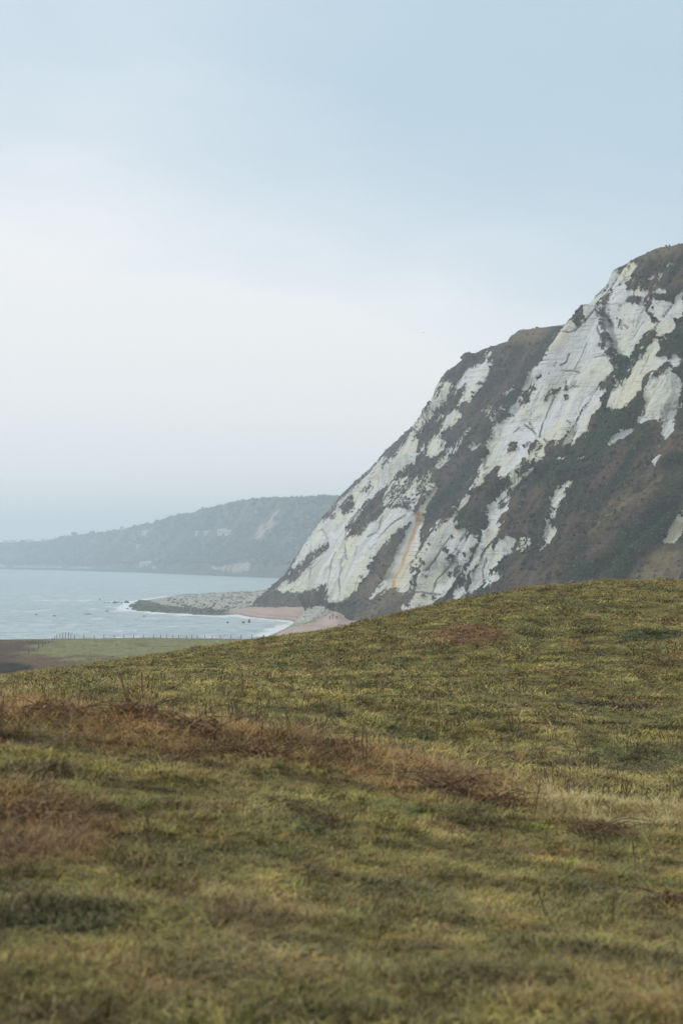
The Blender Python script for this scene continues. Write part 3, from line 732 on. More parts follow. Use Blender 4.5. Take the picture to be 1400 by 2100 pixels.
for poly in (K5((450,1560),(700,1250),(850,1070),(1000,950),(1250,800),(1250,900),(1000,1150),(700,1420)), K5((850,1960),(1050,1700),(1400,1500),(1400,1960)),
             K5((650,1250),(1400,800),(1400,860),(760,1330)),
             K1((1000,230),(1150,140),(1400,130),(1400,250),(1150,330)), K3((760,1330),(960,1130),(1100,930),(1260,700),(1180,930),(1080,1180),(900,1330)),
             K4((950,220),(1150,120),(1400,85),(1400,150),(1150,250)), K3((1280,1180),(1350,1290),(900,1560),(700,1600),(1000,1380))):
    poly_mask(tan, OX, OY, poly, 0.85)
green = blur(green, 6, 2); tan = blur(tan, 8, 2)

# key profiles of the coast, base to crest, each at its own distance
ROWS = [
 (560, 670, [(1290,1400),(1400,1190),(1480,1000),(1560,760),(1640,560),(1720,430)], 0),
 (600, 700, [(1000,1380),(1080,1250),(1220,1000),(1330,750),(1410,560),(1440,505),(1470,484)], 110),
 (660, 740, [(900,1360),(960,1250),(1080,1050),(1200,850),(1270,700),(1315,560),(1340,512)], 150),
 (720, 780, [(815,1335),(840,1250),(872,1173),(868,1147),(894,1087),(926,1057),(960,1008),(996,940),(1041,854),(1075,786),(1103,750),(1133,705),(1150,680),(1165,660),(1195,635),(1225,608),(1243,590),(1250,560)], 190),
 ('in', 3, 40, 50, 16, 10),
 (850, 940, [(835,1310),(860,1240),(885,1170),(885,1140),(910,1087),(940,1050),(975,1008),(1010,940),(1055,854),(1090,786),(1118,740),(1150,690),(1160,667)], 12),
 (870, 970, [(722,1305),(746,1242),(774,1216),(791,1195),(793,1175),(811,1143),(828,1100),(838,1073),(853,1059),(891,1003),(930,930),(975,850),(1010,780),(1035,715),(1055,680)], 120),
 ('in', 6, 22, 22, 7, 8),
 (930, 1040, [(708,1300),(702,1265),(703,1240),(735,1212),(760,1170),(790,1120),(830,1065),(865,1000),(890,940),(915,880),(940,800),(965,750),(991,717)], 80),
 (980, 1070, [(690,1275),(692,1240),(705,1205),(722,1160),(745,1115),(778,1062),(822,1000),(860,940),(882,880),(905,800),(935,755),(955,735)], 70),
 (1100, 1150, [(640,1253),(622,1236),(615,1222),(622,1193),(635,1167),(667,1133),(676,1111),(686,1096),(723,1060),(774,1002),(817,940),(852,872),(870,850),(885,830),(893,800),(907,770)], 120),
 ('in', 9, 40, 50, 12, 8),
 (1190, 1290, [(606,1252),(618,1225),(640,1195),(655,1167),(685,1133),(700,1100),(740,1060),(790,1002),(832,940),(866,872),(880,850)], 8),
 (1330, 1420, [(515,1240),(545,1213),(570,1190),(610,1135),(655,1065),(700,1015),(760,958),(790,925),(840,880),(856,868)], 110),
 ('in', 12, 90, 90, 30, 10),
 ('in', 13, 260, 260, 130, 12),
 ('in', 14, 500, 500, 330, 8),
]
NT = 520
tt = np.linspace(0, 1, NT)
keys = []; steps = []
for r in ROWS:
    if r[0] == 'in':
        src = keys[-1]
        k = src.copy(); k[:, 1] += r[2]; k[:, 0] += r[4]
        keys.append(k); steps.append(r[5]); continue
    Yb, Yt, pts, n = r
    P = np.array(pts, float)
    L = np.concatenate([[0], np.cumsum(np.hypot(*np.diff(P, axis=0).T))]); L /= L[-1]
    fine_t = np.linspace(0, 1, 400)
    X, Y, Z = at(np.interp(fine_t, L, P[:, 0]), np.interp(fine_t, L, P[:, 1]), Yb + (Yt - Yb)*fine_t)
    Z = np.maximum.accumulate(Z + np.arange(400)*1e-6)
    # extend down to below sea level along the first slope
    zt = Z[-1]; zb = -3.0
    zs = zb + (zt - zb)*tt
    xb = np.interp(zs, Z, X); yb = np.interp(zs, Z, Y)
    under = zs < Z[0]
    xb = np.where(under, X[0] - (Z[0]-zs)*1.1, xb)
    keys.append(np.stack([xb, yb, zs], 1)); steps.append(n)
keys = [k.copy() for k in keys]
rows = [keys[0]]
for a, b, n in zip(keys[:-1], keys[1:], steps[1:]):
    for i in range(1, n+1):
        f = i/n; rows.append(a*(1-f) + b*f)
S = np.array(rows)                       # (rows, NT, 3)
for _ in range(5):                       # ease the joints between profiles a little
    S[1:-1] = 0.25*S[:-2] + 0.5*S[1:-1] + 0.25*S[2:]
nr = len(S)
wtop = sstep(0.72, 1.0, tt)[None, :, None]
for _ in range(60):
    S[1:-1] = S[1:-1]*(1-wtop*.8) + (0.25*S[:-2] + 0.5*S[1:-1] + 0.25*S[2:])*wtop*.8
# plateau behind the crest
npl = 26
inl = 320 * (np.linspace(0, 1, npl+1)[1:])**2.2 + 0.4
top = S[:, -1:, :]
pl = np.repeat(top, npl, 1).copy()
pl[:, :, 0] += inl[None]
pl[:, :, 2] += (0.7*(1-np.exp(-inl/6)) + inl*0.01)[None]
# round the crest over: pull the last metres under the edge inwards
S = np.concatenate([S, pl], 1); nc = S.shape[1]
def grid_normals(S):
    a = np.gradient(S, axis=0); b = np.gradient(S, axis=1)
    n = np.cross(b, a); n /= np.linalg.norm(n, axis=2)[..., None] + 1e-9
    return n
nrm = grid_normals(S)
if nrm[nr//3, NT//2, 0] > 0: nrm = -nrm
tfull = np.concatenate([tt, np.ones(npl)])
edge = (sstep(0.0, 0.04, tfull) * (1 - 0.75*sstep(0.97, 1.0, tfull)))[None]
# along-slope coordinates
X, Y, Z = S[..., 0], S[..., 1], S[..., 2]
q = Y*0.55 - X*0.2 + (Z-20)*-0.16         # constant down a gully
mac = 2.7*fbm(q/26, Z/130, 1.5, 3) + 2.6*(0.3-np.abs(fbm(q/15, Z/80, 8.0, 3)))
px, py = to_pix(X, Y, Z)
mac = mac + 5.2*sample(relief, OX, OY, px, py)*np.clip(Y/900, .8, 1.3)
S = S + nrm * (mac * edge)[..., None]
px, py = to_pix(S[..., 0], S[..., 1], S[..., 2])
wx = 5.0*fbm(q/7, Z/12, 2.2, 4) + 2.2*fbm(X/1.6, Y/2.4, Z/1.6, 3); wy = 5.0*fbm(q/7, Z/10, 9.2, 4) + 2.6*fbm(X/1.6+40, Y/2.4, Z/1.6, 3)
A_ch = sample(chalk, OX, OY, px + wx*.9, py + wy*.9); A_wide = sample(chalk_wide, OX, OY, px, py)
win = np.clip(4*A_wide*(1-A_wide), 0, 1)
A_ch = A_ch + win*(1.5*fbm(q/1.9, Z/5.5, 4.4, 4) + 1.1*fbm(X/1.3, Y/3.0, Z/1.3, 3))
A_ch = np.clip(A_ch, 0, 1.1)
kk = sstep(0.40, 0.60, A_ch)
A_ch = np.where(tfull[None] > 0.999, A_ch*0, A_ch)
veg = 1 - kk
ld = np.clip(Y/900, 0.7, 1.6)
mic = veg*(0.35 + 0.95*fbm(X/5.5, Y/8, Z/5.5, 4) + 0.45*np.abs(fbm(X/1.8, Y/2.6, Z/1.8, 2)))
mic -= kk*0.7*sstep(.2, .9, sample(crack, OX, OY, px, py)); mic += kk*(1.7*fbm(q/8, Z/60, 16.0, 3) + 0.45*fbm(q/4.2, Z/26, 6.0, 3) + 0.35*fbm(X/7, Y/10, Z/3.2, 3) + 0.22*np.abs(perlin(0.02*X, 0.02*Y, Z/2.4)) - 0.6*sstep(0.15, 0.5, fbm(q/9, Z/40, 12.0, 3)))
nrm = grid_normals(S)
if nrm[nr//3, NT//2, 0] > 0: nrm = -nrm
S = S + nrm * (mic * edge)[..., None]
A_ck = sample(crack, OX, OY, px + wx*.35, py + wy*.35)
A_or = sample(orange, OX, OY, px, py); A_gr = sample(green, OX, OY, px, py); A_tn = sample(tan, OX, OY, px, py)
A_tn = np.where(tfull[None] > 0.999, 0.5, A_tn)
cl = mesh_np('cliff', S.reshape(-1, 3), grid_faces(nr, nc), M_cliff,
             attrs={'chalk': A_ch.ravel(), 'flow': np.stack([q*1.6, Z*0.16 + X*0.1, 0.02*Y], -1).reshape(-1, 3), 'crack': A_ck.ravel(), 'tint': np.stack([A_or, A_gr, A_tn], -1).reshape(-1, 3)})
tag(cl, 'white chalk sea cliff streaked with dark scrub and one orange stain', None, None, 'structure')

SCRUB = (S.copy(), A_ch.copy(), A_gr.copy(), A_tn.copy(), nc)
# ------------------------------------------------------------------ far headland
hp = np.arange(-700, 790, 2.5)
HS = np.array([(-700,1160.5),(0,1167.5),(100,1169),(190,1171.5),(300,1175),(400,1179),(540,1184.5),(620,1187),(790,1190)])
HR = np.array([(-700,1128),(-300,1120),(0,1112.5),(40,1111.5),(75,1110),(100,1108),(120,1102.5),(140,1099),(160,1099),(175,1097),(200,1094),(225,1091),(250,1087),(262,1082),(290,1078),(320,1072),(330,1066),(350,1059),(380,1055),(400,1050),(410,1044),(440,1040),(470,1033),(480,1030),(500,1026),(530,1023),(560,1021),(590,1019.5),(620,1019),(650,1018.5),(680,1018),(700,1018),(790,1020)])
sx, sy = sea_at(hp, np.interp(hp, HS[:, 0], HS[:, 1]))
ry = sy + 520 + 250*np.sin(hp/160.0)*0.4
rxw, _, rz = at(hp, np.interp(hp, HR[:, 0], HR[:, 1]), ry)
nh = 150; th = np.linspace(0, 1, nh)
prof = np.interp(th, [0, 0.02, 0.045, 0.10, 0.45, 0.72, 0.92, 1.0], [-0.03, 0.0, 0.10, 0.16, 0.36, 0.66, 0.97, 1.0])
HX = sx[:, None]*(1-th) + rxw[:, None]*th; HY = sy[:, None]*(1-th) + ry[:, None]*th; HZ = rz[:, None]*prof
rough = 0.10*rz[:, None]*fbm(HX/120, HY/120, 2.0, 4)*np.sin(np.pi*th)[None] + 2.2*np.abs(fbm(HX/16, HY/16, 3.0, 3))*sstep(0.12, 0.3, th)[None]
HZ = HZ + rough
bt = np.linspace(0, 1, 12)[1:]
HX = np.concatenate([HX, rxw[:, None] + 0*bt], 1); HY = np.concatenate([HY, ry[:, None] + 900*bt], 1); HZ = np.concatenate([HZ, HZ[:, -1:] - 2 - 6*bt], 1)
hc = np.zeros((260, 900))
K7 = lambda *p: [(a/4, 1000 + b/4) for a, b in p]
K8 = lambda *p: [(350 + a/4, 1000 + b/4) for a, b in p]
for pts, v in ((K8((650,430),(720,320),(790,260),(860,190),(900,150),(910,200),(880,250),(800,410),(730,430)), .62), (K8((550,270),(590,190),(570,270)), .6), (K8((685,190),(720,190),(715,225)), .6),
               (K8((330,640),(400,650),(560,610),(660,610),(650,690),(540,700),(460,700),(330,670)), .75), (K8((640,340),(700,290),(660,350)), .5), (K8((1110,240),(1150,220),(1140,280)), .5),
               (K8((1000,230),(1050,180),(1030,230)), .4), (K8((160,210),(250,190),(230,240)), .5), (K8((960,420),(1020,400),(1000,425)), .4),
               (K7((0,612),(50,640),(60,662),(0,662)), .9), (K7((110,645),(180,640),(520,650),(530,675),(110,668)), .9), (K7((540,652),(650,650),(740,648),(760,680),(540,678)), .9),
               (K7((1240,655),(1270,640),(1290,660),(1270,680)), .9), (K7((740,430),(830,430),(820,460),(740,460)), .55), (K7((1290,270),(1400,235),(1380,260)), .45)):
    poly_mask(hc, -50, 950, pts, v)
hc = blur(hc, 2, 2)
hpx, hpy = to_pix(HX, HY, HZ)
inside = (hpx > -45)
hca = np.where(inside, sample(hc, -50, 950, hpx, hpy), 0)
hd = mesh_np('far_hills', np.stack([HX, HY, HZ], -1).reshape(-1, 3), grid_faces(len(hp), HX.shape[1], True), M_head, attrs={'chalk': hca.ravel()})
tag(hd, 'hazy wooded headland with pale cliff patches across the bay', None, None, 'structure')
def head_pt(px_, t_):
    i = int(np.clip(np.searchsorted(hp, px_), 0, len(hp)-1)); j = int(t_*(nh-1))
    return HX[i, j], HY[i, j], HZ[i, j]
# promenade wall at its foot
wb = MB(); sel = [i for i in range(0, len(hp), 4) if -300 < hp[i] < 600]
for i, j in zip(sel[:-1], sel[1:]):
    n = len(wb.v)
    for k_ in (i, j):
        x, y = sx[k_], sy[k_] - 14
        wb.v += [(x, y, -2), (x, y, 4.2), (x, y+22, 4.4), (x, y+22, -2)]
    wb.f += [(n, n+1, n+5, n+4), (n+1, n+2, n+6, n+5), (n+2, n+3, n+7, n+6)]
tag(wb.build('sea_wall', M_seawall), 'low grey sea wall along the foot of the far headland', 'wall')

# ------------------------------------------------------------------ shore: beaches and rock ledge
coast_px = [(525,1322),(545,1309),(562,1299),(592,1285),(612,1277.5),(596,1272.5),(560,1270),(520,1266.5),(488,1259.5),(460,1263),(400,1261),(330,1257),(275,1251.5),(264,1246),(280,1241),(268,1237),(290,1232),(330,1226),(350,1223),(400,1221),(480,1217),(540,1213.5),(560,1212)]
cx_, cy_ = sea_at([p[0] for p in coast_px], [p[1] for p in coast_px])
shore_poly = list(zip(cx_, cy_)) + [(60, 2000), (160, 2000), (160, 700), (-20, 700)]
xs = np.concatenate([np.linspace(-135, -10, 190), np.linspace(-9, 60, 50)]); yv = np.concatenate([np.linspace(690, 1500, 420), np.linspace(1503, 2050, 90)])
SY, SX = np.meshgrid(yv, xs, indexing='ij')
sd = poly_sdf(SX, SY*0.25, [(x, y*0.25) for x, y in shore_poly])
def img_in(px, py, poly, soft): return sstep(-soft, soft, poly_sdf(px, py, poly))
spx, spy = to_pix(SX, SY, 0*SX + 0.8)
rockz = img_in(spx, spy, [(240,1225),(560,1205),(640,1235),(640,1248),(560,1250),(500,1249),(478,1256),(440,1266),(250,1262)], 2.5)
fallz = img_in(spx, spy, [(590,1292),(605,1275),(640,1256),(660,1246),(725,1246),(718,1268),(690,1280),(660,1286),(620,1292)], 2.5)
weedz = np.maximum(img_in(spx, spy, [(240,1228),(300,1226),(330,1240),(400,1250),(470,1256),(470,1270),(240,1270)], 3), img_in(spx, spy, [(330,1212),(560,1205),(560,1219),(345,1222)], 2))
sd = sd + rockz*(4.5*fbm(SX/7, SY/26, 5.0, 4) - 1.0)
tipf = .35 + .65*sstep(280, 460, spx)
SZ = np.clip(sd*0.17, -3, (1.9 - 1.2*rockz)*tipf)
SZ = SZ + tipf*rockz*sstep(0, 6, sd)*(-0.1 + 1.3*fbm(SX/9, SY/30, 1.0, 4) + 0.9*np.abs(fbm(SX/4, SY/12, 6.0, 2)))
SZ = SZ + fallz*sstep(0, 3, sd)*(1.2 + 1.0*fbm(SX/4, SY/14, 2.0, 3))
SZ = SZ + sstep(0, 3, sd)*3.0*sstep(615, 680, spx)*img_in(spx, spy, [(600,1292),(640,1262),(725,1248),(735,1272),(692,1290),(650,1288)], 7)
lump = np.exp(-((spx-290)/13)**2 - ((spy-1237)/3.5)**2)
SZ = SZ + 1.8*lump*sstep(-2, 2, sd)
SZ = SZ + 0.8*img_in(spx, spy, [(345,1224),(400,1216),(560,1212),(560,1222),(420,1222)], 2)*sstep(0, 6, sd)
SZ = SZ + sstep(-14, 12, SX - np.interp(SY, [700, 1000, 1200, 1400, 2050], [10, -2, -22, -50, -40]))*2.0*(SY > 0)
sh = mesh_np('beach', np.stack([SX, SY, SZ], -1).reshape(-1, 3), grid_faces(len(yv), len(xs), True), M_shore,
             attrs={'zone': np.stack([np.clip(rockz + fallz + sstep(0.6, 0.9, sstep(520, 560, spx)*(spy < 1248)), 0, 1), weedz*(1-fallz), np.maximum(sstep(3.0, 0.6, sd), .55*np.exp(-((sd-5.5-1.5*fbm(SX/5, SY/30, 1.0, 2))/.7)**2))], -1).reshape(-1, 3)})
tag(sh, 'pinkish shingle beach curving round to a pale rock ledge', None, None, 'structure')
def shore_z(x, y):
    j = np.clip(np.searchsorted(xs, x), 0, len(xs)-1); i = np.clip(np.searchsorted(yv, y), 0, len(yv)-1)
    return SZ[i, j]

# ------------------------------------------------------------------ sea, reaching past the horizon
sxs = np.concatenate([[-60000, -20000, -8000, -3000, -1500, -900], np.linspace(-700, 60, 330), [120, 300, 900, 3000, 12000, 60000]])
sys_ = np.concatenate([[-3000, 0, 300, 480], np.linspace(520, 2000, 420), np.geomspace(2010, 6000, 120), [9000, 16000, 30000, 80000]])
WY, WX = np.meshgrid(sys_, sxs, indexing='ij')
wsd = poly_sdf(WX, WY*0.25, [(x, y*0.25) for x, y in shore_poly])
wpx, wpy = to_pix(WX, np.maximum(WY, 50), 0*WX)
foam = 0.62*sstep(-9, 0, wsd) + 0.3*sstep(330, 262, wpx)*np.exp(-(((wpx-262)/38)**2 + ((wpy-1242)/10)**2))*(wsd < 0) + 0.35*sstep(-26, -3, wsd + 4*fbm(WX/14, WY/50, 0.5, 3))
def fstreak(pts, w, v):
    global foam
    d = np.full(WX.shape, 1e9)
    for (ax, ay), (bx, by) in zip(pts[:-1], pts[1:]):
        L2 = (bx-ax)**2 + (by-ay)**2
        t = np.clip(((wpx-ax)*(bx-ax) + (wpy-ay)*(by-ay)) / L2, 0, 1)
        d = np.minimum(d, np.hypot(wpx - ax - t*(bx-ax), wpy - ay - t*(by-ay)))
    foam = np.maximum(foam, v*np.exp(-(d/w)**2))
fstreak([(70,1231),(160,1231),(240,1232.5),(270,1233)], 2.2, .62); fstreak([(310,1213),(400,1214.5)], 1.4, .6)
fstreak([(170,1256),(260,1253),(300,1258),(400,1266),(500,1270),(575,1277)], 3.0, .55)
fstreak([(220,1244),(262,1242)], 2.0, .5); fstreak([(225,1300),(300,1302)], 3, .45)
fstreak([(0,1309),(200,1307),(420,1309),(560,1306)], 6, .5); fstreak([(420,1290),(520,1288),(590,1290)], 4, .45)
fstreak([(250,1276),(270,1277)], 1.5, .5)
foam = np.where(wpy > 1160, foam, 0)
wave = 0.35*fbm(WX/30, WY/70, 1.0, 3)*sstep(520, 700, WY)*(1-sstep(2500, 6000, WY)); wave = np.where(np.abs(WX) > 800, 0, wave)
sea = mesh_np('sea', np.stack([WX, WY, wave], -1).reshape(-1, 3), grid_faces(len(sys_), len(sxs), True), M_sea, attrs={'foam': foam.ravel()})
tag(sea, 'pale grey-blue choppy sea with white foam', None, None, 'structure')

# ------------------------------------------------------------------ rocks
def rock_mesh(name, mat, seed, flat=0.6, sub=2):
    import bmesh
    bm = bmesh.new(); bmesh.ops.create_icosphere(bm, subdivisions=sub, radius=1.0)
    co = np.array([v.co[:] for v in bm.verts])
    s = 1 + 0.45*fbm(co[:, 0]*0.9 + seed*3.1, co[:, 1]*0.9, co[:, 2]*0.9 + seed, 3)
    co = co * s[:, None] * (1.0, 0.85, flat)
    r_ = random.Random(seed)
    for _ in range(5):                              # plane cuts give facets
        n = Vector((r_.uniform(-1, 1), r_.uniform(-1, 1), r_.uniform(0, 1))).normalized(); d = 0.62
        k = co @ np.array(n); over = k > d; co[over] -= np.outer(k[over]-d, np.array(n))
    for v, c in zip(bm.verts, co): v.co = c
    me = bpy.data.meshes.new(name); bm.to_mesh(me); bm.free(); me.materials.append(mat)
    return me
darks = [rock_mesh('sea_rock', M_darkrock, i, 0.55) for i in range(4)]
pales = [rock_mesh('boulder', M_palerock, i+10, 0.75) for i in range(6)]
weeds = [rock_mesh('weedy_rock', M_weedrock, i+20, 0.7) for i in range(4)]
rock_list = [  # px, py, width px, height px, label
 (75,1261,6,2,'small low dark rock awash, farthest left in the open water'), (112,1264,9,2.5,'low dark rock awash below the fence end, second from the left'),
 (181,1260,19,2.2,'long flat dark rock awash in the sea left of the ledge'), (220,1254,8,2.5,'dark rock in the foam just in front of the ledge tip'),
 (205,1230,4,3,'tiny dark rock standing alone on the line of surf'), (215,1237,6,2.5,'leftmost dark rock in the chain running out from the ledge'),
 (224,1237,6,2.5,'dark rock second in the chain out from the ledge'), (236,1237,13,4.5,'widest dark rock in the middle of the chain beside the ledge'),
 (250,1238,8,3.5,'dark rock in the chain right of the widest one'), (260,1236.5,13,6,'tall dark rock at the inner end of the chain beside the green mound'),
 (272,1245,16,7.5,'dark pointed rock at the tip of the weedy ledge'), (297,1264,8,1.5,'thin dark rock awash below the weedy ledge'),
 (243,1235.5,5,3,'small dark rock squeezed between the widest rock and its right neighbour'),
 (230,1238.5,4,2,'tiny dark rock just seaward of the widest rock in the chain'),
 (262,1249,7,2.5,'low dark rock at the foot of the ledge tip'),
 (285,1252,9,2.5,'flat dark rock in the foam along the front of the ledge'),
 (467,1278,6,4.5,'small dark rock in the surf off the beach, left of the pair'), (499,1278,7,5,'sloping dark rock in the surf, left one of the pair'),
 (511,1277,6,8,'upright blocky dark rock in the surf, right one of the pair')]
for i, (x_, y_, w_, h_, lab) in enumerate(rock_list):
    X0, Y0 = sea_at(x_, y_); s_ = w_/F*Y0/2
    o = link(bpy.data.objects.new('sea_rock', darks[i % 4])); o.location = (X0, Y0, 0.0)
    o.scale = (s_, s_*1.1, h_/F*Y0/0.55*0.9); o.rotation_euler = (0, 0, random.uniform(-.5, .5))
    tag(o, lab, 'rock', 'dark rocks standing in the sea')

def scatter_group(name):
    ng = bpy.data.node_groups.new(name, 'GeometryNodeTree')
    ng.interface.new_socket('Geometry', in_out='INPUT', socket_type='NodeSocketGeometry')
    ng.interface.new_socket('Geometry', in_out='OUTPUT', socket_type='NodeSocketGeometry')
    return ng
def scatter(name, points, protos, mat_attrs, label, kind='stuff', parent=None):
    """points: dict pos (n,3), rot (n,3), scl (n,3), idx (n), tint (n,3)"""
    col = bpy.data.collections.new(name + '_kinds')
    for i, me in enumerate(protos):
        o = bpy.data.objects.new('%s_%02d' % (name, i), me); col.objects.link(o)
    me = bpy.data.meshes.new(name); P = np.asarray(points['pos'], np.float32)
    me.vertices.add(len(P)); me.vertices.foreach_set('co', P.ravel())
    for an in ('rot', 'scl', 'tint'):
        a = me.attributes.new(an, 'FLOAT_VECTOR', 'POINT'); a.data.foreach_set('vector', np.asarray(points[an], np.float32).ravel())
    a = me.attributes.new('idx', 'INT', 'POINT'); a.data.foreach_set('value', np.asarray(points['idx'], np.int32))
    me.update()
    ob = link(bpy.data.objects.new(name, me), parent)
    ng = scatter_group(name + '_nodes'); n = ng.nodes; l = ng.links
    gi = n.new('NodeGroupInput'); go = n.new('NodeGroupOutput')
    iop = n.new('GeometryNodeInstanceOnPoints'); ci = n.new('GeometryNodeCollectionInfo')
    ci.inputs['Collection'].default_value = col; ci.inputs['Separate Children'].default_value = True; ci.inputs['Reset Children'].default_value = True
    iop.inputs['Pick Instance'].default_value = True
    def na(nm, t):
        q = n.new('GeometryNodeInputNamedAttribute'); q.data_type = t; q.inputs['Name'].default_value = nm
        return q.outputs['Attribute']
    l.new(gi.outputs[0], iop.inputs['Points']); l.new(ci.outputs[0], iop.inputs['Instance'])
    l.new(na('idx', 'INT'), iop.inputs['Instance Index'])
    l.new(na('rot', 'FLOAT_VECTOR'), iop.inputs['Rotation']); l.new(na('scl', 'FLOAT_VECTOR'), iop.inputs['Scale'])
    l.new(iop.outputs[0], go.inputs[0])
    md = ob.modifiers.new('scatter', 'NODES'); md.node_group = ng
    tag(ob, label, None, None, kind)
    return ob
# individual big boulders at the foot of the cliff, then the mass of smaller ones
def rand_in(poly, n):
    P = np.array(poly, float); out_ = []
    while len(out_) < n:
        c = rng.uniform(P.min(0), P.max(0), (400, 2)); out_ += list(c[smooth_inside(c[:, 0], c[:, 1], poly)])
    return np.array(out_[:n])
fall_poly = [(600,1286),(612,1272),(640,1254),(662,1247),(700,1252),(690,1262),(668,1268),(650,1276),(620,1283)]
big = rand_in(fall_poly, 46)
for i, (x_, y_) in enumerate(big):
    X0, Y0 = sea_at(x_, y_ + 6); z0 = float(shore_z(X0, Y0)); s_ = random.uniform(0.45, 1.25)
    o = link(bpy.data.objects.new('boulder', pales[i % 6])); o.location = (X0, Y0, z0 + s_*0.25); o.scale = (s_, s_*random.uniform(.8, 1.5), s_*random.uniform(.7, 1.1))
    o.rotation_euler = (random.uniform(-.5, .5), random.uniform(-.5, .5), random.uniform(0, 6.28))
    tag(o, 'pale chalk boulder in the rockfall between the two beaches', 'boulder', 'fallen chalk boulders between the beaches')
for lab, x_, y_, s_ in (('big pale boulder resting at the top of the far beach below the shelter', 640, 1247, 2.6), ('small pale boulder on the near sand beside the beach walkers', 681, 1284, 0.9),
                        ('large pale boulder at the edge of the scrub above the near beach', 707, 1284, 1.7), ('pale boulder half in scrub just right of the walkers', 697, 1288, 1.0)):
    X0, Y0 = sea_at(x_, y_+5); z0 = float(shore_z(X0, Y0))
    o = link(bpy.data.objects.new('boulder', pales[random.randrange(6)])); o.location = (X0, Y0, z0+s_*.3); o.scale = (s_, s_, s_*.8); o.rotation_euler = (0, .2, random.uniform(0, 6))
    tag(o, lab, 'boulder')
def rubble(poly, n, smin, smax, dz=6):
    p = rand_in(poly, n); X0, Y0 = sea_at(p[:, 0], p[:, 1] + dz); z0 = shore_z(X0, Y0)
    s_ = smin + (smax - smin)*rng.random(n)**3
    return X0, Y0, z0 + s_*0.15, s_
parts_ = [rubble([(335,1228),(420,1222),(560,1218),(640,1236),(600,1246),(520,1246),(490,1250),(440,1252),(380,1246)], 1700, .3, 1.9, 2), rubble([(598,1290),(612,1272),(640,1256),(720,1250),(716,1268),(690,1280),(660,1284),(630,1288)], 2600, .2, 1.1, 6),
          rubble([(560,1222),(660,1240),(640,1250),(560,1246)], 500, .3, 1.3, 5)]
X0, Y0, Z0, S0 = [np.concatenate([p[i] for p in parts_]) for i in range(4)]
n_ = len(X0)
scatter('chalk_rubble', dict(pos=np.stack([X0, Y0, Z0], 1), rot=rng.uniform(-3.1, 3.1, (n_, 3))*(.15, .15, 1), scl=S0[:, None]*rng.uniform(.7, 1.3, (n_, 3)),
        tint=np.ones((n_, 3)), idx=rng.integers(0, 6, n_)), pales, None, 'pale broken chalk rubble on the rock ledge')
X0, Y0, Z0, S0 = rubble([(265,1240),(300,1236),(340,1243),(400,1250),(468,1255),(455,1261),(400,1259),(330,1255),(272,1250)], 1300, .2, 1.1, 1)
n_ = len(X0)
scatter('weedy_rocks', dict(pos=np.stack([X0, Y0, np.maximum(Z0, .1)], 1), rot=rng.uniform(-3.1, 3.1, (n_, 3))*(.15, .15, 1), scl=S0[:, None]*rng.uniform(.7, 1.3, (n_, 3)),
        tint=np.ones((n_, 3)), idx=rng.integers(0, 4, n_)), weeds, None, 'dark weed covered rocks at the seaward edge of the ledge')

X0, Y0, Z0, S0 = rubble([(335,1228),(420,1222),(560,1218),(640,1236),(600,1246),(520,1246),(490,1250),(440,1252),(380,1246)], 900, .3, 1.5, 2)
n_ = len(X0)
scatter('dark_rubble', dict(pos=np.stack([X0, Y0, Z0], 1), rot=rng.uniform(-3.1, 3.1, (n_, 3))*(.15, .15, 1), scl=S0[:, None]*rng.uniform(.7, 1.3, (n_, 3)),
        tint=np.ones((n_, 3)), idx=rng.integers(0, 4, n_)), weeds, None, 'darker stones among the pale rubble of the ledge')
# ------------------------------------------------------------------ bushes on the cliff and woods on the headland
def bush_material():
    m, t, b = newmat('scrub_foliage', 0.95, 0.05); g = G(t)
    tint = g.attr('tint', 'INSTANCER').outputs['Vector']
    n = g.noise(g.pos((1, 1, 1), src='Object'), 3.0, 4, 0.7)
    g.l.new(g.mix(g.range(n, 0.35, 0.65, 0, 0.7), tint, g.mix(0.6, tint, (0.01, 0.01, 0.008))), b.inputs['Base Color'])
    return m
M_bush = bush_material()
def bush_mesh(seed):
    me = rock_mesh('bush', M_bush, seed, 0.7)
    co = np.array([v.co[:] for v in me.vertices]); co *= (1 + .45*fbm(co[:, 0]*2.2+seed, co[:, 1]*2.2, co[:, 2]*2.2, 2))[:, None]
    for v, c in zip(me.vertices, co): v.co = c
    return me
bushes = [bush_mesh(40+i) for i in range(5)]
Sx, Ac, Ag, At, ncol = SCRUB
a_ = np.linalg.norm(np.cross(Sx[1:, :-1] - Sx[:-1, :-1], Sx[:-1, 1:] - Sx[:-1, :-1]), axis=2)
cen = 0.25*(Sx[1:, :-1] + Sx[:-1, :-1] + Sx[1:, 1:] + Sx[:-1, 1:])
cpx, cpy = to_pix(cen[..., 0], cen[..., 1], cen[..., 2])
w_ = a_*(Ac[:-1, :-1] < .12)*(cen[..., 2] > 2)*(cen[..., 1] < 1500)*(cpx < 1500)*(a_ < 12)
w_ = w_*np.clip(.35 + 1.6*fbm(cen[..., 0]/9, cen[..., 1]/16, cen[..., 2]/7, 3), .06, 1)
w_[:, 490:] *= .3; w_[:, 530:] *= .1
w_ = w_.ravel()/w_.sum(); n_ = 17000
pick = rng.choice(len(w_), n_, p=w_); P_ = cen.reshape(-1, 3)[pick] + rng.normal(0, .5, (n_, 3))*(.3, 1, .3)
gq, tq = Ag[:-1, :-1].ravel()[pick], At[:-1, :-1].ravel()[pick]
tn = np.array((.062, .052, .040))[None]*np.ones((n_, 3)); f_ = fbm(P_[:, 0]/20, P_[:, 1]/40, P_[:, 2]/14, 3)[:, None]
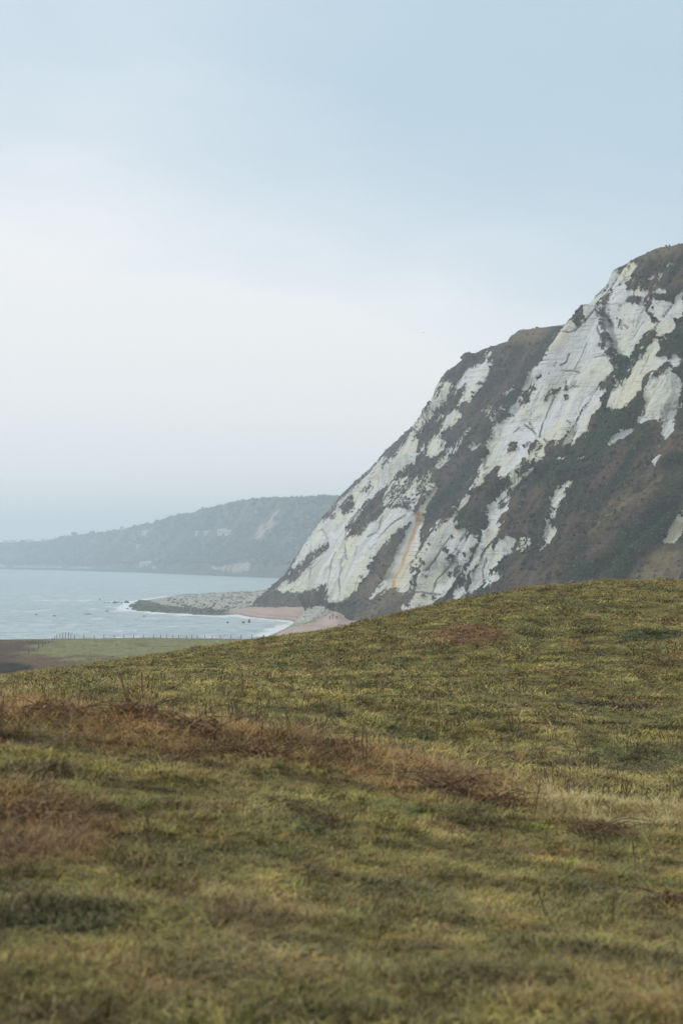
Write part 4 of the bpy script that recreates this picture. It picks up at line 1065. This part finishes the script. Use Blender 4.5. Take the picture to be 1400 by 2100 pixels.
tn = tn + (np.array((.11, .075, .055)) - tn)*sstep(-.05, .25, f_); tn = tn + (np.array((.026, .060, .022)) - tn)*(gq[:, None]*.85 + .25*(rng.random((n_, 1)) < .3))
tn = tn + (np.array((.21, .165, .10)) - tn)*tq[:, None]*.9; tn = tn*rng.uniform(.6, 1.35, (n_, 1))
s_ = .20 + .62*rng.random(n_)**2.5
scatter('cliff_scrub', dict(pos=P_, rot=rng.uniform(-3, 3, (n_, 3)), scl=s_[:, None]*np.array((1, 1.2, .8))*rng.uniform(.7, 1.3, (n_, 3)), tint=tn, idx=rng.integers(0, 5, n_)), bushes, None, 'low dark scrub and bramble growing on the cliff slopes')
nW = 9000
ii = rng.integers(0, len(hp), nW*4); jj = rng.integers(int(.09*nh), nh-1, nW*4)
ww = fbm(HX[ii, jj]/110, HY[ii, jj]/110, 1.0, 4) + .12 - 2*hca[ii, jj] > rng.random(nW*4)*.35 - .1
ww |= (jj > nh-4) & (rng.random(nW*4) < .5)
ww &= hca[ii, jj] < .12
for hx_, hy_ in ((457,1093),(471,1094),(425,1095),(404,1095),(300,1094),(285,1123),(294,1159),(306,1157),(12,1113),(28,1112),(62,1111),(90,1110)):
    ww &= ~((np.abs(hpx[ii, jj]-hx_) < 15) & (hpy[ii, jj] > hy_-5) & (hpy[ii, jj] < hy_+9))
ii, jj = ii[ww][:nW], jj[ww][:nW]; n_ = len(ii)
s_ = rng.uniform(2.2, 5.5, n_)
P_ = np.stack([HX[ii, jj], HY[ii, jj], HZ[ii, jj] + s_*.25], 1) + rng.normal(0, 3, (n_, 3))*(1, 1, 0)
s_ = np.where(jj > nh-12, s_*.38, s_)
scatter('far_woodland', dict(pos=P_, rot=rng.uniform(-.3, .3, (n_, 3))*(1, 1, 9), scl=s_[:, None]*rng.uniform(.7, 1.3, (n_, 3)), tint=np.array((.065, .090, .075))[None]*rng.uniform(.4, 1.6, (n_, 1)), idx=rng.integers(0, 5, n_)), bushes, None, 'dark woodland covering the slopes of the far headland')  # tree tint raised too, carrying part of the haze in its colour

# ------------------------------------------------------------------ concrete shelter with walkway
Xs, Ys, Zs = at(677, 1256, 955.0); Xs, Zs = float(Xs), float(Zs)
shl = empty('shelter', (Xs, 955, Zs + 1.2))
tag(shl, 'dark concrete shelter with flat roof under the cliff above the rockfall', 'shelter')
MB().box(-1.9, 1.9, 0.2, 4, -5, 2.3).build('wall', M_conc, shl)
MB().box(-2.5, 2.6, -0.5, 4.4, 2.3, 2.65).build('roof_slab', M_conc, shl)
for x_ in (-2.2, -0.7, 0.8, 2.3): MB().box(x_-.12, x_+.12, -.35, -.1, -5, 2.3).build('post', M_conc, shl)
MB().box(-1.2, 0.4, 0.14, 0.2, 0, 1.7).build('doorway_shade', M_glass_shade, shl)  # dark panel on the solid wall, paints the shade inside a doorway
MB().box(2.6, 9.0, 1.0, 2.6, 2.3, 2.6).build('walkway', M_conc, shl)
rl = MB().tube([(2.6, 1.05, 3.5), (9.0, 1.05, 3.5)], .05)
for x_ in np.arange(2.7, 9.1, .9): rl.tube([(x_, 1.05, 2.6), (x_, 1.05, 3.5)], .04)
rl.build('railing', M_conc, shl)
MB().box(4.6, 4.9, 1.2, 2.4, -1.5, 2.3).build('pillar', M_conc, shl); MB().box(7.4, 7.7, 1.2, 2.4, -1.0, 2.3).build('pillar', M_conc, shl)

# ------------------------------------------------------------------ people walking on the beach
def person(px_, py_, Y_, jacket, pants, label, seed, height=1.75, face=0.0):
    X0, _, Z0 = at(px_, py_, Y_); X0, Z0 = float(X0), float(Z0)
    Z0 = max(Z0, float(shore_z(X0, Y_)))
    s_ = height/1.75; st_ = 0.12 + 0.04*(seed % 3)
    J = {'pel': (0, 0, .95), 'belly': (0, .01, 1.12), 'chest': (0, .0, 1.34), 'neck': (0, .02, 1.50), 'head': (0, .04, 1.60), 'crown': (0, .04, 1.70),
         'lsh': (-.17, 0, 1.42), 'lel': (-.24, -.04, 1.16), 'lwr': (-.23, .08, .95), 'rsh': (.17, 0, 1.42), 'rel': (.24, -.06, 1.16), 'rwr': (.23, .02, .93),
         'lhp': (-.09, 0, .90), 'lkn': (-.10, st_*.8, .50), 'lan': (-.10, st_*1.3, .09), 'lto': (-.10, st_*1.3+.16, .04),
         'rhp': (.09, 0, .90), 'rkn': (.10, -st_*.3, .50), 'ran': (.10, -st_*1.6, .10), 'rto': (.10, -st_*1.6+.16, .04)}
    E = [('pel','belly'),('belly','chest'),('chest','neck'),('neck','head'),('head','crown'),('chest','lsh'),('lsh','lel'),('lel','lwr'),('chest','rsh'),('rsh','rel'),('rel','rwr'),
         ('pel','lhp'),('lhp','lkn'),('lkn','lan'),('lan','lto'),('pel','rhp'),('rhp','rkn'),('rkn','ran'),('ran','rto')]
    rad = {'pel': .15, 'belly': .14, 'chest': .16, 'neck': .055, 'head': .095, 'crown': .07, 'lsh': .075, 'rsh': .075, 'lel': .055, 'rel': .055, 'lwr': .038, 'rwr': .038,
           'lhp': .095, 'rhp': .095, 'lkn': .065, 'rkn': .065, 'lan': .045, 'ran': .045, 'lto': .04, 'rto': .04}
    names = list(J); me = bpy.data.meshes.new('body'); me.from_pydata([J[k] for k in names], [(names.index(a), names.index(b)) for a, b in E], [])
    ob = bpy.data.objects.new('body_tmp', me); sc.collection.objects.link(ob)
    md = ob.modifiers.new('s', 'SKIN'); ob.modifiers.new('ss', 'SUBSURF').levels = 1
    for i, k in enumerate(names):
        me.skin_vertices[0].data[i].radius = (rad[k], rad[k]); me.skin_vertices[0].data[i].use_root = (i == 0)
    dg = bpy.context.evaluated_depsgraph_get(); em = bpy.data.meshes.new_from_object(ob.evaluated_get(dg))
    bpy.data.objects.remove(ob)
    for m_ in (jacket, pants, M_skin, M_hair): em.materials.append(m_)
    for p in em.polygons:
        z = p.center.z; p.use_smooth = True
        p.material_index = 3 if (z > 1.63 or (z > 1.53 and p.center.y < .02)) else 2 if z > 1.49 or (z < .96 and abs(p.center.x) > .19) else 0 if z > .88 else 1
    root = empty('person', (X0, Y_, Z0), face); root.scale = (s_, s_, s_)
    em.name = 'body'; link(bpy.data.objects.new('body', em), root)
    tag(root, label, 'person', 'people walking on the beach')
M_skin = simple('skin', (0.45, 0.28, 0.2)); M_hair = simple('hair', (0.05, 0.035, 0.025))
j1 = simple('navy_jacket', (0.02, 0.025, 0.05)); j2 = simple('dark_jacket', (0.03, 0.03, 0.032)); j3 = simple('grey_coat', (0.10, 0.10, 0.11)); pt = simple('dark_trousers', (0.025, 0.027, 0.035))
person(676, 1297, 905, j3, pt, 'person in a grey coat on the near beach, leftmost of the three by the scrub', 1, 1.7, 2.8)
person(682, 1297, 905, j1, pt, 'person in navy jacket on the near beach, middle of the three', 2, 1.8, 3.4)
person(690, 1295, 905, j2, pt, 'person in a dark jacket on the near beach, rightmost of the three by the scrub', 3, 1.8, 3.0)
person(609.5, 1275, 1035, j2, pt, 'lone person in dark clothes at the water edge beside the rockfall', 4, 1.75, 1.6)

# ------------------------------------------------------------------ fence along the lower meadow
fence = empty('wire_fence', (0, 0, 0)); tag(fence, 'post and wire fence along the seaward edge of the lower meadow', 'fence')
posts = [(113,5,496),(118,7.5,492),(124,9.5,488),(129.5,12,484),(135,12.5,484),(141,12,486),(146.5,9.5,490),(154,6.5,494),(173,6.5,494),(194,6,494),(214,6.5,494),(235,6,494),(255,6.5,494),(275,6,494),(295,6,494),(315,6.5,494),(330,6,494),(342,6.5,494),(354,6,494),(367,6,494),(383,6,494),(394,7,494),(405,6,494),(421,6.5,494),(436,6,494),(452,6.5,494),(474,7,494),(495,7.5,494),(517,8.5,494)]
postm = MB().tube([(0, 0, -.2), (0, 0, .94), (0, 0, 1.0)], [.5, .48, .3], 6); tmp = postm.build('post', M_wood); post_me = tmp.data; bpy.data.objects.remove(tmp)
tops = []
for x_, h_, Y_ in posts:
    X0 = (x_-700)/F*Y_; z0 = float(ground_z(np.array([X0]), np.array([Y_]))[0]); hm_ = h_/F*Y_*1.25
    o = link(bpy.data.objects.new('post', post_me), fence); o.location = (X0, Y_, z0-.05); o.scale = (.13, .13, hm_); o.rotation_euler = (random.uniform(-.05, .05), random.uniform(-.06, .06), 0)
    tops.append((X0, Y_, z0, hm_))
for lev in (.35, .65, .92):
    w = MB().tube([(a, b, c + d*lev) for a, b, c, d in tops], .012, 4).build('wire', M_wire, fence)
# corner post with struts on the near crest
X0 = (540.5-700)/F*104; z0 = float(ground_z(np.array([X0]), np.array([104.]))[0])
strn = empty('straining_post', (X0, 104, z0)); tag(strn, 'stout wooden corner post with two slanting struts on the grass crest', 'post')
MB().tube([(0, 0, -.1), (0, 0, .26), (0, 0, .28)], [.022, .021, .015], 8).build('post', M_wood, strn)
MB().tube([(0, 0, .2), (-.16, 0, -.05)], .011, 6).build('strut', M_wood, strn); MB().tube([(0, 0, .2), (.14, .04, -.05)], .011, 6).build('strut', M_wood, strn)
# second line of posts running down the meadow to the left
f2 = empty('old_fence', (0, 0, 0)); tag(f2, 'line of dark leaning posts running down the lower meadow to the left', 'fence')
for i, (x_, y_) in enumerate([(108,1316),(101,1319),(95,1323),(88,1327),(79,1331),(70,1334),(60,1336)]):
    Y_ = 470 - i*14; X0 = (x_-700)/F*Y_; z0 = float(ground_z(np.array([X0]), np.array([float(Y_)]))[0])
    o = link(bpy.data.objects.new('post', post_me), f2); o.location = (X0, Y_, z0-.05); o.scale = (.14, .14, .7 + .5*(i == 4)); o.rotation_euler = (0, random.uniform(-.15, .15), 0)
tw = MB().tube([((x_-700)/F*(470-i*14), 470-i*14, float(ground_z(np.array([(x_-700)/F*(470.-i*14)]), np.array([470.-i*14]))[0])+.6) for i, (x_, y_) in enumerate([(108,1316),(101,1319),(95,1323),(88,1327),(79,1331),(70,1334),(60,1336)])], .012, 4).build('wire', M_wire, f2)

# ------------------------------------------------------------------ far houses and trees on the headland
def house(px_, py_, w, d, h_, label):
    # find the spot of the hillside seen at that pixel
    dd = (hpx[:, :nh]-px_)**2 + (hpy[:, :nh]-py_)**2; i, j = np.unravel_index(np.argmin(dd), dd.shape)
    e = empty('house', (HX[i, j], HY[i, j], HZ[i, j]-1), random.uniform(-.2, .2)); tag(e, label, 'house')
    MB().box(-w/2, w/2, -d/2, d/2, -3, h_).build('wall', M_white, e)
    MB().prism([(-d/2-.5, h_-.1), (d/2+.5, h_-.1), (0, h_+d*.38)], -w/2-.4, w/2+.4).build('roof', M_roof, e).rotation_euler = (0, 0, R(90))
    wm = None
    for k_ in range(max(2, int(w/6))):
        x0 = -w/2 + (k_+.5)*w/max(2, int(w/6))
        if wm is None: o = MB().box(-.9, .9, -.06, .06, 0, 1.5).build('window', M_glass_shade, e); wm = o.data
        else: o = link(bpy.data.objects.new('window', wm), e)
        o.location = (x0, -d/2-.05, h_*.45)
for a in ((457,1093,17,8,5,'long white building in the middle of the far hillside'), (471,1094,12,7,4,'lower white building just right of the long one on the hillside'),
          (425,1095,10,6,3.5,'small white house left of the long hillside building'), (404,1095,7,6,3.5,'tiny white house farthest left of the row on the middle hillside'),
          (300,1094,15,7,4,'long low white building high on the left hillside'), (285,1123,9,6,4,'small white house alone half way up the left hillside'),
          (294,1159,13,7,4,'pale house near the shore, left of the chalky gap'), (306,1157,9,6,4,'pale house near the shore beside the chalky gap'),
          (12,1113,12,8,4,'white house on the skyline at the far left edge'), (28,1112.5,14,8,4,'second white house from the left on the skyline'), (62,1111,16,8,4,'pale long house on the skyline left of the round trees'), (90,1110,9,7,4,'small pale house on the skyline nearest the round trees')):
    house(*a)
def twig_tree(px_, wpx, hpx_, label, seed):
    i = int(np.clip(np.searchsorted(hp, px_), 0, len(hp)-1)); x0, y0, z0 = HX[i, nh-2], HY[i, nh-2], HZ[i, nh-2]
    W = wpx/F*y0/2; H = hpx_/F*y0; e = empty('tree', (x0, y0, z0-1)); tag(e, label, 'tree', 'trees on the skyline of the far headland')
    r_ = random.Random(seed); t_ = MB().tube([(0, 0, 0), (.2, 0, H*.4), (.1, .1, H*.8)], [H*.05, H*.035, H*.01], 6)
    for k_ in range(9):
        a = r_.uniform(0, 6.28); z1 = H*r_.uniform(.2, .6); t_.tube([(0, 0, z1), (math.cos(a)*W*.5, math.sin(a)*W*.5, z1+H*.15), (math.cos(a)*W*.85, math.sin(a)*W*.85, z1+H*.3)], [H*.02, H*.012, H*.005], 5)
    t_.build('trunk', M_tree, e)
    n = 900; q_ = rng.normal(size=(n, 3)); q_ /= np.linalg.norm(q_, axis=1)[:, None]; rr = rng.random(n)**.45
    c = q_*rr[:, None]*(W, W, H*.42) * (1 + .25*fbm(q_[:, 0]*2+seed, q_[:, 1]*2, q_[:, 2]*2, 2))[:, None] + (0, 0, H*.58)
    s_ = W*rng.uniform(.05, .11, n); a1 = rng.normal(size=(n, 3)); a1 /= np.linalg.norm(a1, axis=1)[:, None]; a2 = np.cross(a1, rng.normal(size=(n, 3))); a2 /= np.linalg.norm(a2, axis=1)[:, None]
    co = np.stack([c-a1*s_[:, None], c+a1*s_[:, None], c+a2*s_[:, None]*1.2], 1).reshape(-1, 3)
    mesh_np('crown', co, np.arange(3*n).reshape(n, 3), M_tree, e, smooth=False)
for a in ((152,15,9,'largest round tree on the far skyline, left of its twin'), (188,13,7,'round tree on the far skyline, second from the left'), (210,8,4,'small low tree between the round tree and the pair of crowns'),
          (233,11,5,'low tree crown on the skyline left of the pointed tree'), (250,8,9,'pointed upright tree on the far skyline'), (47,14,5,'low clump tree among the skyline houses'), (300,10,4,'low bushy tree on the skyline right of the pointed tree'),
          (545,10,3,'low tree on the high part of the far ridge'), (565,14,3.5,'wider low tree on the high part of the far ridge'), (688,14,4,'low tree on the far ridge just left of the near cliff'), (515,12,3,'low tree where the far ridge starts to level off')):
    twig_tree(*a, seed=int(a[0]))

# ------------------------------------------------------------------ grass
def tuft(seed, n, length, spread, lean, width, bias=(0.35, 0.0), segs=3, curl=1.0):
    r_ = np.random.default_rng(seed); V = []; Fc = []; sh_ = []; dr_ = []
    for b in range(n):
        a = r_.uniform(0, 2*math.pi); rad = spread*math.sqrt(r_.random()); base = np.array([rad*math.cos(a), rad*math.sin(a), -0.01])
        d = r_.uniform(0, 2*math.pi); le = lean*r_.uniform(.4, 1.3); L = length*r_.uniform(.45, 1.15)
        hdir = np.array([math.cos(d) + bias[0], math.sin(d) + bias[1], 0]); hdir /= np.linalg.norm(hdir) + 1e-6
        side = np.array([-hdir[1], hdir[0], 0]); w = width*r_.uniform(.6, 1.3)
        p = base.copy(); ang = math.pi/2 - le*.4; i0 = len(V)
        s0 = r_.uniform(.55, 1.35); d0 = r_.random()**1.5
        for k in range(segs+1):
            f = k/segs
            wk = w*(1-f**1.6)
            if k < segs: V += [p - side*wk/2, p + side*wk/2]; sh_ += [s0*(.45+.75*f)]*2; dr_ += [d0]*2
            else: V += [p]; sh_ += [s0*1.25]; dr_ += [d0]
            ang -= le*curl/segs
            p = p + (hdir*math.cos(ang) + np.array([0, 0, 1])*math.sin(ang))*L/segs
            p[2] = max(p[2], .006)
        for k in range(segs-1): q = i0+2*k; Fc.append((q, q+1, q+3, q+2))
        q = i0+2*(segs-1); Fc.append((q, q+1, q+2))
    me = bpy.data.meshes.new('tuft'); me.from_pydata([tuple(v) for v in V], [], Fc); me.update()
    for nm, vals in (('shade', sh_), ('dry', dr_)):
        at_ = me.attributes.new(nm, 'FLOAT', 'POINT'); at_.data.foreach_set('value', np.array(vals, np.float32))
    me.materials.append(M_grass)
    return me
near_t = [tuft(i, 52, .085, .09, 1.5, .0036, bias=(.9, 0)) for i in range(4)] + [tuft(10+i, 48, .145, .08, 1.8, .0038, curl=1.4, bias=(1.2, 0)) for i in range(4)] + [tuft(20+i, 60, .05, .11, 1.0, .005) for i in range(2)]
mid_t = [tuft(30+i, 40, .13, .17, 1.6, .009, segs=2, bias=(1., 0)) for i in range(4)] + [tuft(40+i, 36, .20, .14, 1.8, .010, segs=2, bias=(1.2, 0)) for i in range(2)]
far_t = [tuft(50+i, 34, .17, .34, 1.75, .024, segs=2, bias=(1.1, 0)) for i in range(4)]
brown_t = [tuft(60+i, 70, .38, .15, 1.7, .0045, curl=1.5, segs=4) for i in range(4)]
stalk_t = []
def stalk_mesh(seed):
    r_ = random.Random(seed); V = MB()
    for k in range(3):
        x, y = r_.uniform(-.08, .08), r_.uniform(-.08, .08); H = r_.uniform(.18, .42)
        V.tube([(x, y, 0), (x+r_.uniform(-.03, .03), y, H*.6), (x+r_.uniform(-.05, .05), y, H)], [.006, .005, .009], 3)
    me = bpy.data.meshes.new('stalk'); me.from_pydata(V.v, [], V.f); me.update(); me.materials.append(M_stalk); return me
stalk_t = [stalk_mesh(i) for i in range(4)]
def field(Y0_, Y1_, dens, margin=5.0):
    hw = lambda y: 0.150*y + margin
    A = (hw(Y0_) + hw(Y1_))*(Y1_-Y0_); n = int(A*dens*1.05)
    Y = rng.uniform(Y0_, Y1_, n); X = rng.uniform(-1, 1, n)*hw(Y1_); k = np.abs(X) < hw(Y); return X[k], Y[k]
def grass(name, Y0_, Y1_, dens, protos, smin, smax, label, keep=None, tintf=None, margin=5.0, pick=None):
    X, Y = field(Y0_, Y1_, dens*1.6, margin)
    if keep is not None: k = rng.random(len(X)) < keep(X, Y); X, Y = X[k], Y[k]
    n = len(X); z = ground_z(X, Y); c = turf_colour(X, Y)
    big_ = fbm(X*1.1, Y*.8, 3.0, 3)
    s_ = (smin + (smax-smin)*rng.random(n))*(1 + .9*big_)
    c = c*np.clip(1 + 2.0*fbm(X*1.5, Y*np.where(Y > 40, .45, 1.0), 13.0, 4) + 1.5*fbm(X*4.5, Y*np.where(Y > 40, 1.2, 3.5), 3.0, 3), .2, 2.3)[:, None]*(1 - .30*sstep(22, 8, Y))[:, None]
    c = c*np.array((.85, .82, .69))*rng.uniform(.55, 1.5, n)[:, None]*(1 + .12*rng.normal(size=(n, 3)))
    if tintf is not None: c = tintf(c, X, Y)
    c = np.clip(c, .004, .75)
    idx = rng.integers(0, len(protos), n) if pick is None else pick(X, Y, n)
    rot = np.stack([rng.normal(0, .12, n), rng.normal(0, .12, n), rng.normal(0, .6, n) + math.pi*(rng.random(n) < .35)], 1)
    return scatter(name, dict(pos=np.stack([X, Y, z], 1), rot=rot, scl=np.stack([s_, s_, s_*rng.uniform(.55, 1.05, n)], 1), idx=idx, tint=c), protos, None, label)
clump = lambda X, Y: np.clip(.75 + 1.2*fbm(X*.9, Y*.9, 11.0, 3), .12, 1)
grass('near_grass', 5.5, 26, 270, near_t, .8, 1.5, 'matted green and straw grass on the near slope', clump)
grass('middle_grass', 26, 52, 60, mid_t, .8, 1.5, 'short tufted grass at the foot of the hill', clump)
grass('hill_grass', 50, 125, 22, far_t, .6, 1.15, 'short olive grass covering the hill', clump, margin=9)
grass('dead_bracken', 17.5, 27.5, 70, brown_t, .6, 1.2, 'rust brown dead bracken along the bank', lambda X, Y: np.clip((bandf(X, Y) - .30)*1.1 + 1.9*fbm(X*.8, Y*.7, 2.0, 3) + .02, 0, 1)*.95*(bandf(X, Y) > .12)*(1 - .75*sstep(1080, 1180, 700 + X/Y*F)))
grass('hummock_shade_tufts', 34, 118, 2.6, far_t, .45, .9, 'small tussocks coloured dark as hummock shadows over the hill', lambda X, Y: np.clip(2.6*fbm(X*.25, Y*.16, 31.0, 4) - .05 + .8*fbm(X*2, Y*1.5, 3.0, 2), 0.02, 1), lambda c, X, Y: c*np.array((.30, .30, .34)), margin=9)  # tint cut down to paint hummock shadows into the tufts
grass('meadow_grass', 200, 500, .55, far_t, .7, 1.5, 'dull rough grass on the lower meadow', lambda X, Y: (X < 8)*1.0, lambda c, X, Y: c*np.clip(1+1.2*fbm(X*.12, Y*.03, 3.0, 4), .35, 1.7)[:, None])
def crestscrub(X, Y):
    px_ = 700 + X/Y*F
    return np.clip(np.maximum(np.exp(-((px_-1235)/60)**2), .9*np.exp(-((px_-870)/38)**2)) - .15 + .5*fbm(X*.7, Y*.5, 2.0, 3), 0, 1)*.9 + .012
grass('crest_scrub', 103, 113, 9, brown_t, .55, 1.15, 'rusty scrub along the crest of the hill', crestscrub, lambda c, X, Y: c*.25 + RUST[None]*.55, margin=9)
def strawzone(X, Y):
    px_, py_ = to_pix(X, Y, g_base(X, Y)+EYE)
    a = np.exp(-((px_-1230)/150)**2 - ((py_-1655)/32)**2) + np.exp(-((px_-1360)/110)**2 - ((py_-1700)/24)**2) + .8*np.exp(-((px_-900)/70)**2 - ((py_-1628)/12)**2)
    return np.clip(a - .2 + .7*fbm(X*1.1, Y*.8, 6.0, 3), 0, 1)*(a > .1)
grass('straw_grass', 14, 27, 90, brown_t, .45, .8, 'pale straw coloured long grass at the right end of the bank', strawzone, lambda c, X, Y: c*.25 + np.array((.70, .56, .30))[None]*.95)
def leftpatch(X, Y):
    px_, py_ = to_pix(X, Y, g_base(X, Y)+EYE)
    a = np.exp(-(((px_-50)/150)**2 + ((py_-1700)/75)**2)); b = np.exp(-(((px_-495)/75)**2 + ((py_-1890)/30)**2))
    return np.clip((a - .3)*1.6, 0, 1)*.7 + np.clip((b-.35)*1.4, 0, 1)*.55
grass('brown_bracken', 9.5, 17.5, 110, brown_t, .5, .95, 'dark brown dead bracken at the left edge of the near slope', leftpatch)
def stalkz(X, Y):
    px_, py_ = to_pix(X, Y, g_base(X, Y)+EYE)
    return np.clip(np.exp(-((Y-30)/7)**2)*.9 + .4*np.exp(-((Y-45)/14)**2), 0, 1)*np.clip(.25+1.4*fbm(X*.35, Y*.2, 21.0, 3), 0.02, 1)
grass('dry_weed_stalks', 20, 100, 5.5, stalk_t, .6, 1.2, 'thin dry weed stalks standing in the dip below the hill', stalkz)

# ------------------------------------------------------------------ bramble bushes and single stalks
leaf_proto = tuft(90, 130, .26, .30, 1.5, .012, curl=1.5, segs=3)
def bramble(px_, Y_, size, label, seed, nst=7):
    X0 = (px_-700)/F*Y_; z0 = float(ground_z(np.array([X0]), np.array([float(Y_)]))[0]); r_ = random.Random(seed)
    e = empty('bramble_bush', (X0, Y_, z0), 0); tag(e, label, 'bush', 'dead bramble bushes')
    for k in range(nst):
        a = r_.uniform(-.5, .5) + (0 if r_.random() < .5 else math.pi); L = size*r_.uniform(.6, 1.35); H = size*r_.uniform(.22, .5); bx, by = r_.uniform(-.3, .3)*size, r_.uniform(-.2, .2)*size
        pts = []
        for i in range(9):
            f = i/8; pts.append((bx + math.cos(a)*L*f, by + math.sin(a)*L*f*.5, H*math.sin(math.pi*min(1, f*.62+.0))*1.0*(1-.25*f) + .01))
        MB().tube(pts, [.0045-.0028*i/8 for i in range(9)], 5).build('stem', M_stem, e, True)
    n = int(2600*size); q_ = rng.normal(size=(n, 3)); q_ /= np.linalg.norm(q_, axis=1)[:, None]; rr = rng.random(n)**.6
    lump_ = 1 + .45*fbm(q_[:, 0]*1.6+seed, q_[:, 1]*1.6, q_[:, 2], 3)
    c = q_*rr[:, None]*lump_[:, None]*(size*.72, size*.5, size*.30); c[:, 2] = np.abs(c[:, 2]) + .01
    s_ = rng.uniform(.006, .022, n); a1 = rng.normal(size=(n, 3))*(1, 1, .6); a1 /= np.linalg.norm(a1, axis=1)[:, None]; a2 = np.cross(a1, rng.normal(size=(n, 3))); a2 /= np.linalg.norm(a2, axis=1)[:, None]
    co = np.stack([c-a1*s_[:, None]*1.6, c+a2*s_[:, None]*.5, c+a1*s_[:, None]*1.6, c-a2*s_[:, None]*.5], 1).reshape(-1, 3)
    o = mesh_np('dead_leaves', co, np.arange(4*n).reshape(n, 4), M_leaf, e, smooth=False); o['kind'] = 'stuff'
for i, a in enumerate(((110,21.5,.55,'low dead bramble with one long arching stem near the left edge'), (275,22,.5,'rust brown bramble mound left of centre on the bank'), (400,21.5,.5,'flat dead bramble with arching stems left of the dark hollow'),
          (545,20.5,.45,'dark bramble mound over the hollow in the middle of the bank'), (595,23.5,.5,'brown bramble hummock with stems trailing right behind the hollow'), (925,20.5,.5,'darkest tangled bramble right of centre on the bank'),
          (1020,20,.42,'dark bramble clump just left of the tall upright stalk'), (1230,18.8,.4,'thin reddish bramble stems in the straw grass at the right'), (60,14.6,.5,'blurred brown bramble low at the left edge of the near slope'),
          (700,22,.35,'small thin bramble between the two big dark clumps'), (310,25,.4,'rounded bramble hummock behind the bank, left of centre'), (1390,14.5,.32,'blurred dark bramble stems at the right edge'))):
    bramble(*a, seed=i+3)
def stalk(px_, Y_, H, label, seed, nb=5):
    X0 = (px_-700)/F*Y_; z0 = float(ground_z(np.array([X0]), np.array([float(Y_)]))[0]); r_ = random.Random(seed)
    e = empty('dry_stalk', (X0, Y_, z0), r_.uniform(-1, 1)); tag(e, label, 'dead plant', 'single dry stalks standing above the grass')
    lx = r_.uniform(-.08, .08)
    MB().tube([(0, 0, -.02), (lx*.3, 0, H*.35), (lx*.7, .01, H*.7), (lx, .01, H)], [.006, .005, .004, .003], 5).build('stem', M_stalk, e, True)
    for k in range(nb):
        f = r_.uniform(.35, .95); a = r_.uniform(0, 6.28); l = H*r_.uniform(.12, .25)
        MB().tube([(lx*f, .01*f, H*f), (lx*f+math.cos(a)*l*.5, math.sin(a)*l*.5, H*f+l*.5), (lx*f+math.cos(a)*l*.7, math.sin(a)*l*.7, H*f+l*.95)], [.003, .002, .007], 4).build('twig', M_stalk, e, True)
for i, a in enumerate(((1093,19.5,.36,'tallest dark upright stalk at the right end of the bramble bank'), (697,24,.36,'upright dry stalk behind the bank, just left of the middle gap'), (717,24.5,.28,'shorter dry stalk right beside the one in the middle gap'),
          (4,21,.32,'tall dry stalk at the very left edge of the bank'), (14,16.4,.20,'short dry stalk at the left edge of the near slope'), (1255,12.8,.19,'blurred leaning stalk low at the right of the near slope'), (1300,17,.22,'pale stalk in the straw grass at the right edge'),
          (635,12.8,.14,'blurred thin stalk in the middle of the near slope'), (1120,13.2,.18,'faint stalk low right, left of the leaning one'), (305,14.2,.18,'faint dark stalk right of the blurred brown bramble'), (326,24.5,.3,'upright stalk behind the rounded hummock'), (1215,17.4,.24,'dark stalk among reddish stems in the straw grass'))):
    stalk(*a, seed=i+40)

# ------------------------------------------------------------------ gull
gx, gy, gz = [float(v) for v in at(868, 682, 420)]
gull = empty('gull', (gx, gy, gz), .5); tag(gull, 'white gull flying left of the cliff top', 'bird')
gm = simple('gull_white', (.75, .75, .76))
MB().tube([(0, -.22, 0), (0, -.16, .01), (0, -.05, .0), (0, .12, 0), (0, .24, .01)], [.012, .045, .065, .045, .015], 8).build('body', gm, gull, True)
for s_ in (-1, 1):
    b_ = MB(); b_.v = [(s_*.04, -.06, .03), (s_*.04, .06, .03), (s_*.3, -.09, .13), (s_*.3, .03, .13), (s_*.6, .04, .08), (s_*.04, -.06, .015), (s_*.04, .06, .015), (s_*.3, -.09, .12), (s_*.3, .03, .12)]
    b_.f = [(0, 1, 3, 2), (2, 3, 4), (5, 7, 8, 6), (7, 4, 8), (0, 2, 7, 5), (1, 6, 8, 3), (2, 4, 7), (3, 8, 4)]; b_.build('wing', gm, gull)
